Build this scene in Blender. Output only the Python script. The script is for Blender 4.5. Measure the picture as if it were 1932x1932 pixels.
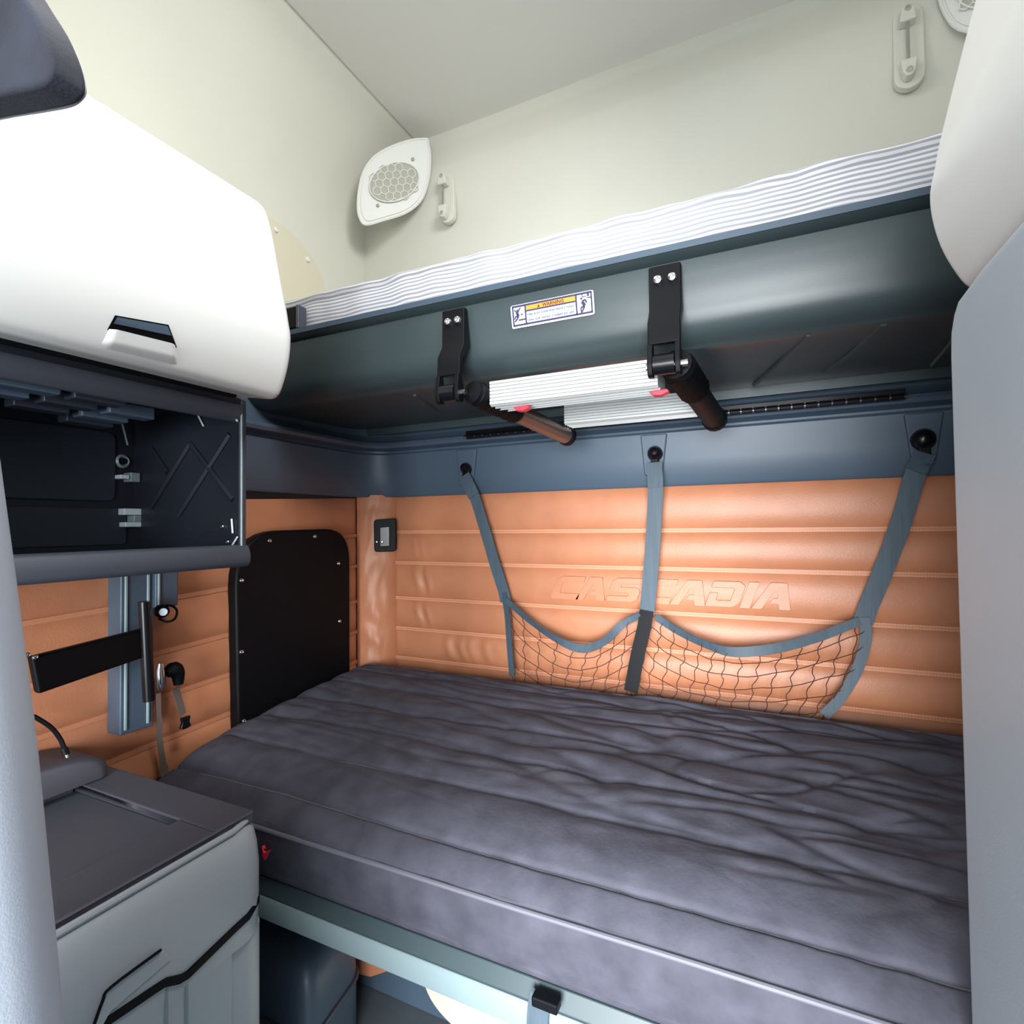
import bpy, bmesh, math, random
from mathutils import Vector, Matrix, noise
random.seed(4)
for o in list(bpy.data.objects): bpy.data.objects.remove(o)
sc = bpy.context.scene
C = sc.collection
# ------------------------------------------------------------------ camera
F = 1018.0; CC = 966.0; CZ = 1.35
def cray(px, py): return Vector((px-CC, py-CC, F))
dX = (-cray(-1200, 1016)).normalized()
dY = cray(1440, 985); dY = (dY - dX*dX.dot(dY)).normalized()
dZ = dX.cross(dY)
if dZ.y > 0: dZ = -dZ
R = Matrix((dX, dY, dZ))                       # camera frame -> room frame
cam = bpy.data.objects.new('camera', bpy.data.cameras.new('camera')); C.objects.link(cam)
cx, cy, cz = R.col[0], R.col[1], R.col[2]
M = Matrix((( cx.x, -cy.x, -cz.x, 0), (cx.y, -cy.y, -cz.y, 0), (cx.z, -cy.z, -cz.z, CZ), (0, 0, 0, 1)))
cam.matrix_world = M
cam.data.sensor_width = 36.0; cam.data.lens = F/1932*36.0
cam.data.clip_start = 0.02
sc.camera = cam
# ------------------------------------------------------------------ light
w = bpy.data.worlds.new('daylight'); sc.world = w; w.use_nodes = True
bg = w.node_tree.nodes['Background']; bg.inputs[0].default_value = (0.90, 0.96, 1.0, 1); bg.inputs[1].default_value = 0.9
def area(name, loc, look, sx, sy, power, col):
    l = bpy.data.lights.new(name, 'AREA'); l.shape = 'RECTANGLE'; l.size = sx; l.size_y = sy; l.energy = power; l.color = col
    o = bpy.data.objects.new(name, l); C.objects.link(o); o.location = loc
    o.rotation_euler = (Vector(look)-Vector(loc)).to_track_quat('-Z', 'Y').to_euler()
    return o
dl = area('open_door_daylight', (0.10, -1.4, 1.05), (-0.34, 1.3, 0.60), 1.4, 1.3, 35, (0.95, 0.975, 1.0))
dl.data.spread = math.radians(74)
lr = area('fill_light_right', (0.10, 0.45, 2.76), (-1.4, 0.75, 2.15), 0.6, 0.6, 13, (1.0, 0.985, 0.96))  # added fill that brightens the left cream wall; no lamp fitting here
lr.data.spread = math.radians(120)
ll = area('fill_light_left', (-0.78, 0.45, 2.76), (0.6, 0.45, 1.9), 0.6, 0.6, 8, (1.0, 0.985, 0.96))  # added fill towards the right-hand cabinet, not a fitted lamp
ll.data.spread = math.radians(120)
vs = sc.view_settings
vs.view_transform = 'Standard'; vs.look = 'None'; vs.gamma = 1.0; vs.use_curve_mapping = False
vs.exposure = 0.62

# ------------------------------------------------------------------ pixel -> point on a real plane
def P(px, py, ax, v):
    d = R @ cray(px, py); i = 'XYZ'.index(ax); c = Vector((0, 0, CZ))
    return c + d*((v-c[i])/d[i])
def PN(px, py, q, n):
    d = R @ cray(px, py); c = Vector((0, 0, CZ)); q = Vector(q); n = Vector(n)
    return c + d*((q-c).dot(n)/d.dot(n))
# ------------------------------------------------------------------ materials
def s2l(c): return tuple(((x/255)/12.92 if x/255 <= .04045 else ((x/255+.055)/1.055)**2.4) for x in c)
def mat(name, rgb, rough=.5, metal=0., bump=0., bscale=200., var=0., vscale=6., spec=.5, coat=0., sheen=0., stretch=None):
    m = bpy.data.materials.new(name); m.use_nodes = True; nt = m.node_tree; b = nt.nodes['Principled BSDF']
    col = (*s2l(rgb), 1)
    b.inputs['Base Color'].default_value = col; b.inputs['Roughness'].default_value = rough; b.inputs['Metallic'].default_value = metal
    b.inputs['Specular IOR Level'].default_value = spec
    b.inputs['Coat Weight'].default_value = coat; b.inputs['Coat Roughness'].default_value = .25
    b.inputs['Sheen Weight'].default_value = sheen; b.inputs['Sheen Roughness'].default_value = .4
    tc = nt.nodes.new('ShaderNodeTexCoord'); src = tc.outputs['Object']
    if stretch:
        mp = nt.nodes.new('ShaderNodeMapping'); mp.inputs['Scale'].default_value = stretch
        nt.links.new(src, mp.inputs[0]); src = mp.outputs[0]
    if bump:
        n = nt.nodes.new('ShaderNodeTexNoise'); n.inputs['Scale'].default_value = bscale; n.inputs['Detail'].default_value = 3
        bp = nt.nodes.new('ShaderNodeBump'); bp.inputs['Strength'].default_value = bump; bp.inputs['Distance'].default_value = .002
        nt.links.new(src, n.inputs['Vector']); nt.links.new(n.outputs['Fac'], bp.inputs['Height']); nt.links.new(bp.outputs[0], b.inputs['Normal'])
    if var:
        n = nt.nodes.new('ShaderNodeTexNoise'); n.inputs['Scale'].default_value = vscale; n.inputs['Detail'].default_value = 4
        cr = nt.nodes.new('ShaderNodeValToRGB')
        cr.color_ramp.elements[0].position = .3; cr.color_ramp.elements[1].position = .7
        cr.color_ramp.elements[0].color = (*[x*(1-var) for x in col[:3]], 1); cr.color_ramp.elements[1].color = (*[min(1, x*(1+var)) for x in col[:3]], 1)
        nt.links.new(src, n.inputs['Vector']); nt.links.new(n.outputs['Fac'], cr.inputs[0]); nt.links.new(cr.outputs[0], b.inputs['Base Color'])
    return m
MT = {}
MT['cream'] = mat('cream_headliner', (210, 210, 199), .7, bump=.08, bscale=500, var=.02, vscale=3)
MT['ceil'] = mat('ceiling_cloth', (226, 225, 220), .9, bump=.1, bscale=700)
MT['white'] = mat('white_plastic', (212, 214, 212), .4, bump=.03, bscale=600)
MT['speaker'] = mat('speaker_plastic', (226, 228, 224), .45)
MT['grille'] = mat('grille_shade_cream', (176, 176, 164), .9)  # darker cream standing for shade behind the lattice; screws share it
MT['panel'] = mat('beige_panel', (208, 203, 182), .6, bump=.05, bscale=400)
MT['leather'] = mat('tan_leather', (184, 122, 89), .42, bump=.25, bscale=260, var=.08, vscale=9, spec=.45)
MT['leather2'] = mat('tan_leather_seam', (194, 130, 96), .5, bump=.2, bscale=260)
MT['stitch'] = mat('tan_thread', (226, 178, 146), .7)
MT['band'] = mat('slate_plastic', (66, 82, 98), .42, bump=.06, bscale=500)
MT['bunk'] = mat('bunk_plastic', (54, 66, 69), .37, bump=.04, bscale=350)
MT['blk'] = mat('black_plastic', (9, 11, 15), .5, bump=.04, bscale=300, spec=.14)
MT['blkg'] = mat('black_gloss', (12, 13, 17), .26, spec=.35)
MT['dark'] = mat('dark_interior_plastic', (26, 30, 40), .45, bump=.04, bscale=300)
MT['dark2'] = mat('dark_rib_plastic', (40, 47, 58), .45)
MT['frame'] = mat('charcoal_frame', (62, 66, 76), .45, bump=.08, bscale=600)
MT['grey'] = mat('grey_console_plastic', (164, 173, 180), .4, bump=.08, bscale=700)
MT['grey2'] = mat('grey_console_top', (70, 72, 82), .55, bump=.1, bscale=700)
MT['closet'] = mat('grey_closet_plastic', (150, 158, 167), .5, bump=.1, bscale=500, var=.03)
MT['seat'] = mat('seat_vinyl', (178, 188, 202), .5, bump=.12, bscale=600)
MT['visor'] = mat('dark_fabric', (46, 49, 62), .85, bump=.3, bscale=300, var=.35, vscale=12)
MT['bed'] = mat('bed_microfibre', (71, 71, 82), .8, bump=.35, bscale=120, var=.24, vscale=16, spec=.25)
MT['piping'] = mat('mattress_piping', (96, 96, 108), .6, sheen=.4)
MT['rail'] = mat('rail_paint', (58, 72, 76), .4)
MT['raill'] = mat('rail_edge_pale', (128, 146, 150), .35)  # paler grey for edges; on mount and bin it stands for highlights
MT['web'] = mat('webbing', (62, 78, 90), .6, bump=.5, bscale=90, stretch=(1, 1, .06), var=.12, vscale=60)
MT['webd'] = mat('webbing_dark', (26, 30, 36), .35, bump=.3, bscale=200)
MT['cord'] = mat('net_cord', (70, 34, 22), .8)
MT['alu'] = mat('aluminium', (190, 194, 193), .42, metal=.3)
MT['alud'] = mat('aluminium_underside', (168, 164, 156), .4, metal=.6)
MT['tube'] = mat('ladder_tube', (118, 104, 98), .28, metal=.8)
MT['steel'] = mat('steel', (205, 205, 205), .2, metal=1.)
MT['red'] = mat('red_plastic', (226, 48, 70), .4)
MT['lab'] = mat('label_white', (222, 224, 226), .5)
MT['laborange'] = mat('label_orange', (236, 146, 44), .5)
MT['labink'] = mat('label_ink', (38, 36, 84), .5)
MT['labtext'] = mat('label_small_print', (74, 90, 118), .5)
MT['labbrown'] = mat('label_warning_ink', (58, 30, 12), .5)
MT['floor'] = mat('floor_rubber', (92, 100, 106), .6, bump=.2, bscale=150)
MT['strapb'] = mat('belt_brown', (92, 80, 74), .6, bump=.3, bscale=200)
MT['clip'] = mat('clip_white', (205, 218, 228), .4)
# white cloth with wavy grey stripes
m = bpy.data.materials.new('striped_ticking'); m.use_nodes = True; nt = m.node_tree; b = nt.nodes['Principled BSDF']
b.inputs['Roughness'].default_value = .85
tc = nt.nodes.new('ShaderNodeTexCoord'); mp = nt.nodes.new('ShaderNodeMapping'); mp.inputs['Scale'].default_value = (1.2, 1, 1)
nz = nt.nodes.new('ShaderNodeTexNoise'); nz.inputs['Scale'].default_value = 6; nz.inputs['Detail'].default_value = 1
sx = nt.nodes.new('ShaderNodeSeparateXYZ'); ma = nt.nodes.new('ShaderNodeMath'); ma.operation = 'MULTIPLY_ADD'; ma.inputs[1].default_value = .018
sn = nt.nodes.new('ShaderNodeMath'); sn.operation = 'MULTIPLY'; sn.inputs[1].default_value = 2*math.pi/.0098
si = nt.nodes.new('ShaderNodeMath'); si.operation = 'SINE'
cr = nt.nodes.new('ShaderNodeValToRGB'); cr.color_ramp.elements[0].position = .35; cr.color_ramp.elements[1].position = .62
cr.color_ramp.elements[0].color = (*s2l((150, 152, 161)), 1); cr.color_ramp.elements[1].color = (*s2l((210, 210, 214)), 1)
mr = nt.nodes.new('ShaderNodeMapRange'); mr.inputs[1].default_value = -1; mr.inputs[2].default_value = 1
L = nt.links.new
L(tc.outputs['Object'], mp.inputs[0]); L(mp.outputs[0], nz.inputs['Vector']); L(tc.outputs['Object'], sx.inputs[0])
L(nz.outputs['Fac'], ma.inputs[0]); L(sx.outputs['Z'], ma.inputs[2]); L(ma.outputs[0], sn.inputs[0]); L(sn.outputs[0], si.inputs[0])
L(si.outputs[0], mr.inputs[0]); L(mr.outputs[0], cr.inputs[0]); L(cr.outputs[0], b.inputs['Base Color'])
MT['ticking'] = m

# ------------------------------------------------------------------ builders
WL = {}
def link(name, me, matl, parent, smooth=True, bevel=0, seg=2, ang=35):
    o = bpy.data.objects.new(name, me); C.objects.link(o)
    co = [v.co for v in me.vertices]
    lo = Vector((min(c.x for c in co), min(c.y for c in co), min(c.z for c in co)))
    hi = Vector((max(c.x for c in co), max(c.y for c in co), max(c.z for c in co)))
    ce = (lo+hi)/2
    if parent is None: ce = Vector((ce.x, ce.y, lo.z))
    me.transform(Matrix.Translation(-ce))
    if isinstance(matl, str): matl = MT[matl]
    me.materials.append(matl)
    if smooth:
        me.shade_smooth()
        if not bevel: me.set_sharp_from_angle(angle=math.radians(ang))
    if bevel:
        md = o.modifiers.new('bevel', 'BEVEL'); md.width = bevel; md.segments = seg; md.limit_method = 'ANGLE'; md.angle_limit = math.radians(40); md.harden_normals = True
    pw = WL[parent.name] if parent else Vector((0, 0, 0))
    o.location = ce - pw; WL[o.name] = ce
    if parent: o.parent = parent
    return o
def fixn(me):
    bm = bmesh.new(); bm.from_mesh(me); bmesh.ops.remove_doubles(bm, verts=bm.verts, dist=1e-6)
    bmesh.ops.recalc_face_normals(bm, faces=bm.faces); bm.to_mesh(me); bm.free()
def mk(name, v, f, matl, parent=None, **k):
    me = bpy.data.meshes.new(name); me.from_pydata([tuple(x) for x in v], [], f); fixn(me)
    return link(name, me, matl, parent, **k)
def thing(name, label, cat, loc, group=None):
    o = bpy.data.objects.new(name, None); C.objects.link(o); o.location = loc; o.empty_display_size = .05
    WL[o.name] = Vector(loc); tag(o, label, cat, group); return o
def tag(o, label, cat, group=None):
    o['label'] = label; o['category'] = cat
    if group: o['group'] = group
    return o
def struct(o, label=None):
    o['kind'] = 'structure'
    if label: o['label'] = label
    return o
def boxvf(x0, x1, y0, y1, z0, z1):
    v = [(x, y, z) for x in (x0, x1) for y in (y0, y1) for z in (z0, z1)]
    return v, [(0, 1, 3, 2), (4, 6, 7, 5), (0, 4, 5, 1), (2, 3, 7, 6), (0, 2, 6, 4), (1, 5, 7, 3)]
def box(name, x0, x1, y0, y1, z0, z1, matl, parent=None, bevel=0, **k):
    v, f = boxvf(x0, x1, y0, y1, z0, z1); return mk(name, v, f, matl, parent, bevel=bevel, **k)
class MB:
    def __init__(s): s.v = []; s.f = []
    def add(s, v, f):
        n = len(s.v); s.v += [tuple(x) for x in v]; s.f += [tuple(i+n for i in q) for q in f]; return s
    def box(s, *a): return s.add(*boxvf(*a))
    def tube(s, *a, **k): return s.add(*tubevf(*a, **k))
    def prism(s, *a): return s.add(*prismvf(*a))
    def build(s, name, matl, parent=None, **k): return mk(name, s.v, s.f, matl, parent, **k)
def prismvf(pts, off):
    """3D polygon pts extruded by vector off"""
    n = len(pts); off = Vector(off); v = [Vector(p) for p in pts]; v += [p+off for p in v]
    f = [tuple(range(n)), tuple(range(2*n-1, n-1, -1))] + [(i, (i+1) % n, (i+1) % n+n, i+n) for i in range(n)]
    return v, f
def prism(name, pts, off, matl, parent=None, **k):
    v, f = prismvf(pts, off); return mk(name, v, f, matl, parent, **k)
def tubevf(pts, r, n=8, cap=True):
    pts = [Vector(p) for p in pts]; v = []; f = []; m = len(pts)
    rr = r if isinstance(r, (list, tuple)) else [r]*m
    up = Vector((0, 0, 1))
    for i, p in enumerate(pts):
        t = (pts[min(i+1, m-1)]-pts[max(i-1, 0)]).normalized()
        if i == 0:
            a = t.cross(up)
            if a.length < .1: a = t.cross(Vector((1, 0, 0)))
        else: a = a - t*a.dot(t)
        a.normalize(); bb = t.cross(a)
        for k in range(n):
            q = 2*math.pi*k/n; v.append(p + (a*math.cos(q)+bb*math.sin(q))*rr[i])
    for i in range(m-1):
        for k in range(n): f.append((i*n+k, i*n+(k+1) % n, (i+1)*n+(k+1) % n, (i+1)*n+k))
    if cap: f.append(tuple(range(n-1, -1, -1))); f.append(tuple((m-1)*n+k for k in range(n)))
    return v, f
def tube(name, pts, r, matl, parent=None, n=8, **k):
    v, f = tubevf(pts, r, n); return mk(name, v, f, matl, parent, **k)
def ribbon(name, pts, wid, th, wd, matl, parent=None, **k):
    """flat strap along pts; wd = width direction (vector or list), th = thickness"""
    pts = [Vector(p) for p in pts]; v = []; m = len(pts)
    ws = wid if isinstance(wid, (list, tuple)) else [wid]*m
    for i, p in enumerate(pts):
        t = (pts[min(i+1, m-1)]-pts[max(i-1, 0)]).normalized()
        d = Vector(wd[i] if isinstance(wd, list) else wd); d = (d - t*d.dot(t)).normalized(); nn = t.cross(d)
        for a, c in ((-.5, -.5), (.5, -.5), (.5, .5), (-.5, .5)): v.append(p + d*ws[i]*a + nn*th*c)
    f = [(3, 2, 1, 0)] + [(i*4+k, i*4+(k+1) % 4, i*4+4+(k+1) % 4, i*4+4+k) for i in range(m-1) for k in range(4)] + [tuple((m-1)*4+k for k in range(4))]
    return mk(name, v, f, matl, parent, **k)
def spl(pts, n=6):
    """Catmull-Rom through points"""
    pts = [Vector(p) for p in pts]; out = []
    q = [pts[0]*2-pts[1]] + pts + [pts[-1]*2-pts[-2]]
    for i in range(1, len(q)-2):
        for k in range(n):
            t = k/n; a, b_, c, d = q[i-1], q[i], q[i+1], q[i+2]
            out.append(.5*((2*b_)+(c-a)*t+(2*a-5*b_+4*c-d)*t*t+(3*b_-a-3*c+d)*t**3))
    out.append(pts[-1]); return out
def grid(name, fn, nu, nv, matl, parent=None, closev=False, **k):
    v = [fn(i/(nu-1), j/((nv) if closev else (nv-1))) for i in range(nu) for j in range(nv)]; f = []
    for i in range(nu-1):
        for j in range(nv if closev else nv-1):
            j2 = (j+1) % nv; f.append((i*nv+j, i*nv+j2, (i+1)*nv+j2, (i+1)*nv+j))
    return mk(name, v, f, matl, parent, **k)
def sweepX(name, prof, x0, x1, matl, parent=None, closed=True, **k):
    """closed (Y,z) profile swept along X"""
    return prism(name, [(x0, y, z) for y, z in prof], (x1-x0, 0, 0), matl, parent, **k)
def sweepY(name, prof, y0, y1, matl, parent=None, **k):
    return prism(name, [(x, y0, z) for x, z in prof], (0, y1-y0, 0), matl, parent, **k)
def lathe(name, prof, o, axis, matl, parent=None, n=20, **k):
    """prof = (r, h) along axis from o"""
    v, f = lathevf(prof, o, axis, n); return mk(name, v, f, matl, parent, **k)
def lathevf(prof, o, axis, n=16):
    o = Vector(o); t = Vector(axis).normalized(); a = t.orthogonal().normalized(); bb = t.cross(a); v = []; f = []
    for r, h in prof:
        for k in range(n): q = 2*math.pi*k/n; v.append(o + t*h + (a*math.cos(q)+bb*math.sin(q))*max(r, 1e-5))
    m = len(prof)
    for i in range(m-1):
        for k in range(n): f.append((i*n+k, i*n+(k+1) % n, (i+1)*n+(k+1) % n, (i+1)*n+k))
    f.append(tuple(range(n))); f.append(tuple((m-1)*n+k for k in range(n)))
    return v, f
def rr2(pts, r, n=5):
    """round corners of a 2-D polygon"""
    out = []; m = len(pts)
    for i in range(m):
        p0, p, p1 = Vector(pts[i-1]), Vector(pts[i]), Vector(pts[(i+1) % m]); ri = r[i] if isinstance(r, (list, tuple)) else r
        if ri <= 0: out.append(tuple(p)); continue
        a = (p0-p); b_ = (p1-p); d = min(ri, a.length*.49, b_.length*.49); a = p+a.normalized()*d; b_ = p+b_.normalized()*d
        for k in range(n+1): t = k/n; q = a*(1-t)**2+p*2*t*(1-t)+b_*t*t; out.append(tuple(q))
    return out
def screw(name, o, axis, r, matl, parent):
    return lathe(name, [(r, 0), (r, r*.35), (r*.75, r*.7), (r*.45, r*.8), (r*.4, r*.55), (0, r*.55)], o, axis, matl, parent, n=12)

XL, XR, YB, ZC = -1.42, 0.74, 1.70, 2.83
YF = -0.8
# ================================================================== SETTING
fl = struct(box('floor', XL-.06, XR+.06, YF, YB+.06, -.05, 0, 'floor'))
ceil = struct(box('ceiling', -1.19, .51, YF, YB+.02, ZC, ZC+.03, 'ceil', bevel=.006))
# --- back wall (shell) with its tan padded rolls
wb = struct(box('wall_back', XL-.06, XR+.06, YB+.012, YB+.06, 0, 1.80, 'frame'))
ub = []
prof = [(1.70, 1.74), (1.70, 2.30), (1.695, 2.45), (1.68, 2.55), (1.672, 2.62), (1.675, 2.68), (1.69, 2.74), (1.70, 2.78), (1.704, ZC+.02)]
def fub(u, v):
    t = v*(len(prof)-1); i = min(int(t), len(prof)-2); a = t-i
    y = prof[i][0]*(1-a)+prof[i+1][0]*a; z = prof[i][1]*(1-a)+prof[i+1][1]*a
    x = -1.46 + u*(XR+.04+1.46)
    y += .006*noise.noise((x*1.6, z*2.2, 3.1))
    return (x, y, z)
struct(grid('wall_back_upper', fub, 90, 49, 'cream', ang=60))
ZB = [.60, .735, .85, .962, 1.077, 1.211, 1.328, 1.470]
BUL = .017
def roll(u, v, z0, z1, x0, x1, seed, wr=0):
    x = x0+(x1-x0)*u; z = z0+(z1-z0)*v
    e = 1-abs(2*v-1)**2.6; bl = BUL*e
    ex = min(1, (x-x0)/.02, (x1-x)/.02); bl *= max(0, ex)**.5
    w_ = 0
    if wr:
        for xc, amp, wd in wr: w_ += amp*math.exp(-((x-xc+.01*math.sin(z*40+seed))/wd)**2)*e
    w_ += .0016*noise.noise((x*5, z*9, seed))*e
    return (x, YB - bl - w_, z)
wrk = {2: [(-1.05, .005, .012), (-1.02, -.004, .01), (-.99, .005, .011), (-.955, .004, .01), (-.92, -.003, .012), (-.89, .004, .012)],
       3: [(-1.185, .006, .011), (-1.16, -.004, .008), (-1.14, .005, .01)], 4: [(-1.19, .007, .012), (-1.16, -.005, .009), (-1.14, .005, .01)],
       5: [(-1.2, .004, .01), (-1.17, .003, .01)], 1: [(-1.1, .004, .012), (-1.0, .004, .014), (-.9, .003, .012)]}
back_rolls = []
for i in range(len(ZB)-1):
    o = grid('padded_roll', lambda u, v, i=i: roll(u, v, ZB[i]+.0005, ZB[i+1]-.0005, -1.30, XR, i*7.3, wrk.get(i, 0)), 240, 13, 'leather', wb, ang=80)
    back_rolls.append(o)
def stitchrow(x0, x1, z, y, mb, pitch=.0068):
    n = int((x1-x0)/pitch)
    for k in range(n):
        x = x0+k*pitch; mb.box(x, x+pitch*.62, y-.0012, y, z-.0007, z+.0007)
for i in range(1, len(ZB)-1):
    z = ZB[i]
    ribbon('seam_strip', [(-1.295, YB-.0045, z), (XR, YB-.0045, z)], .013, .007, (0, 0, 1), 'leather2', wb)
    mb = MB(); stitchrow(-1.29, XR-.01, z+.004, YB-.008, mb); stitchrow(-1.29, XR-.01, z-.004, YB-.008, mb)
    s = mb.build('stitching', 'stitch', wb, smooth=False); s['kind'] = 'stuff'
# embossed lettering on the third roll from the top
LET = {
 'C': [(.2, 1), (1, 1), (1, .74), (.34, .74), (.28, .66), (.28, .3), (.32, .26), (1, .26), (1, 0), (.1, 0), (0, .12), (0, .8)],
 'A': [(0, 0), (.27, 0), (.60, .66), (.68, .66), (.69, .42), (.57, .42), (.47, .22), (.70, .22), (.71, 0), (1, 0), (.94, 1), (.52, 1)],
 'S': [(.15, 1), (1, 1), (1, .75), (.33, .75), (.33, .62), (.85, .62), (1, .5), (1, .12), (.85, 0), (0, 0), (0, .25), (.67, .25), (.67, .38), (.15, .38), (0, .5), (0, .86)],
 'D': [(0, 1), (.8, 1), (1, .84), (1, .18), (.84, 0), (0, 0), (0, .55), (.27, .55), (.27, .26), (.70, .26), (.70, .74), (0, .74)],
 'I': [(0, 0), (1, 0), (1, 1), (0, 1)]}
row = [('C', 1037, 1090, 18), ('A', 1085, 1141, 0), ('S', 1142, 1200, 17), ('C', 1202, 1262, 18), ('A', 1262, 1330, 0), ('D', 1329, 1392, 16), ('I', 1394, 1414, 17), ('A', 1416, 1491, 0)]
zl0, zl1 = 1.105, 1.180
for ch, a, b_, sh in row:
    X0 = P(a, 1115, 'Y', 1.682).x; X1 = P(b_, 1115, 'Y', 1.682).x; shx = abs(P(1200+sh, 1115, 'Y', 1.682).x-P(1200, 1115, 'Y', 1.682).x)
    pts = [(X0+(X1-X0)*x+shx*z, YB-BUL-.0045, zl0+(zl1-zl0)*z) for x, z in rr2(LET[ch], .05, 3)]
    prism('embossed_letter', pts, (0, .014, 0), 'leather', back_rolls[4], bevel=.0028, seg=3)

# --- left wall: shell, padded rolls
wl = struct(box('wall_left', XL-.06, XL-.012, YF, YB+.06, 0, 1.80, 'frame'))
def lroll(u, v, z0, z1, y0, y1, seed):
    y = y0+(y1-y0)*u; tilt = -.045*(1.7-y); z = z0+(z1-z0)*v+tilt
    e = 1-abs(2*v-1)**2.6; ex = min(1, (y-y0)/.02, (y1-y)/.02)
    return (XL + .014*e*max(0, ex)**.5 + .002*noise.noise((y*6, z*8, seed))*e, y, z)
for i in range(len(ZB)-1):
    grid('padded_roll', lambda u, v, i=i: lroll(u, v, ZB[i]-.006, ZB[i+1]-.007, .1, 1.615, i*3.7+50), 110, 13, 'leather', wl, ang=80)
    if i:
        z = ZB[i]-.0065
        ribbon('seam_strip', [(XL+.0035, .1, z-.045*1.6), (XL+.0035, 1.612, z-.045*.088)], .012, .006, (0, 0, 1), 'leather2', wl)
# --- corner pillar pad
def pad(u, v):
    z = .60+.87*u; a = v
    p0 = Vector((XL+.004, 1.615)); p1 = Vector((-1.292, 1.702)); q = p0.lerp(p1, a)
    nrm = Vector((.56, -.83)); bl = .030*math.sin(math.pi*a)**.7
    w_ = .006*noise.noise((a*3+z*7, z*16-a*9, 8))+.004*math.sin(z*60+a*6)*math.exp(-((z-.95)/.09)**2)
    w_ -= .008*math.exp(-((z-1.24)/.05)**2) + .008*math.exp(-((z-1.43)/.03)**2)
    q = q + nrm*(bl + w_*math.sin(math.pi*a))
    return (q.x, q.y, z)
struct(grid('trim_2', pad, 80, 17, 'leather', None, ang=80), 'tan leather padded corner pillar')
# latch box on the pad
t = thing('latch_box', 'small black latch box set in the tan corner pad', 'latch', (-1.345, 1.62, 1.25))
q0 = Vector((-1.345, 1.645, 1.36))
def padpt(px, py, d=0): return PN(px, py, (-1.345, 1.634-d, 1.3), (.56, -.83, 0))
n2 = Vector((.56, -.83, 0)).normalized()
pp = [padpt(*q) for q in rr2([(706, 981), (748, 978), (748, 1040), (707, 1041)], 6, 3)]
prism('housing', pp, n2*.022, 'blk', t, bevel=.003)
prism('slot', [p+n2*.022 for p in (padpt(718, 995), padpt(736, 993), padpt(736, 1030), padpt(718, 1031))], n2*.006, 'blkg', t, bevel=.002)
screw('screw', padpt(722, 1022)+n2*.028, n2, .006, 'steel', t)
screw('screw', padpt(712, 1022)+n2*.022, n2, .004, 'steel', t)
# --- upper left wall with cove
cov = [(-1.445, 1.74), (-1.452, 2.2), (-1.448, 2.36), (-1.43, 2.5), (-1.39, 2.62), (-1.33, 2.72), (-1.26, 2.795), (-1.175, ZC+.012)]
cv = spl([(a, 0, b_) for a, b_ in cov], 5)
def fcl(u, v):
    q = cv[round(v*(len(cv)-1))]; return (q.x, YF+(YB+.03-YF)*u, q.z)
struct(grid('wall_left_upper', fcl, 40, len(cv), 'cream', ang=60))
MX = (XL+XR)/2
def fcr(u, v):
    q = cv[round(v*(len(cv)-1))]; return (2*MX-q.x, YF+(YB+.03-YF)*u, q.z)
struct(grid('wall_right_upper', fcr, 40, len(cv), 'cream', ang=60))
struct(box('wall_right', XR, XR+.05, YF, YB+.06, 0, 1.80, 'frame'))
# outer skin so daylight comes in only at the front
struct(box('wall_left_outer', XL-.10, XL-.065, YF, YB+.1, 0, ZC+.08, 'frame'))
struct(box('wall_right_outer', XR+.065, XR+.10, YF, YB+.1, 0, ZC+.08, 'frame'))
struct(box('wall_back_outer', XL-.1, XR+.1, YB+.07, YB+.10, 0, ZC+.08, 'frame'))
struct(box('ceiling_outer', XL-.1, XR+.1, YF, YB+.1, ZC+.05, ZC+.08, 'frame'))
# --- slate trim band round left and back walls
path = [Vector((XL+.012, y)) for y in (.80, 1.1, 1.35, 1.48)]
for k in range(1, 9):
    a = math.pi/2*k/9; path.append(Vector((XL+.012+.16*(1-math.cos(a)), 1.52+.165*math.sin(a))))
path += [Vector((x, 1.688)) for x in (-1.2, -1.0, -.6, -.2, .2, XR)]
bp = [(-.012, 1.462), (.008, 1.462), (.014, 1.470), (.030, 1.54), (.044, 1.605), (.047, 1.618), (.040, 1.626), (.040, 1.632), (.072, 1.640), (.078, 1.650), (.074, 1.66), (.055, 1.668), (.035, 1.69), (.022, 1.742), (-.012, 1.742)]
bv = []; bf = []
for i, p in enumerate(path):
    tt = (path[min(i+1, len(path)-1)]-path[max(i-1, 0)]).normalized(); nn = Vector((tt.y, -tt.x))
    for d, z in bp: q = p+nn*d; bv.append((q.x, q.y, z))
nb = len(bp)
for i in range(len(path)-1):
    for k in range(nb): bf.append((i*nb+k, i*nb+(k+1) % nb, (i+1)*nb+(k+1) % nb, (i+1)*nb+k))
bf.append(tuple(range(nb))); bf.append(tuple((len(path)-1)*nb+k for k in range(nb)))
tr = struct(mk('trim_1', bv, bf, 'band', ang=28))
# hook plates moulded on the band
def bandY(z): return 1.688-(.008+(z-1.465)/(1.605-1.465)*.036)
hooks = [(882, 820, 918, 19, 13), (1234, 812, 898, 25, 17), (1741, 762, 868, 38, 24)]
HK = []
for hx, y0, y1, wt, wbm in hooks:
    pts = []
    for px, py in rr2([(hx-wt, y0), (hx+wt, y0), (hx+wbm, y1), (hx-wbm, y1)], [0, 0, 6, 6], 3):
        q = P(px, py, 'Y', 1.655); z = max(1.478, min(1.615, q.z)); yy = bandY(z); q = P(px, py, 'Y', yy)
        pts.append((q.x, yy, z))
    prism('hook_plate', pts, (0, -.011, 0), 'band', tr, bevel=.004, seg=3)
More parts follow.
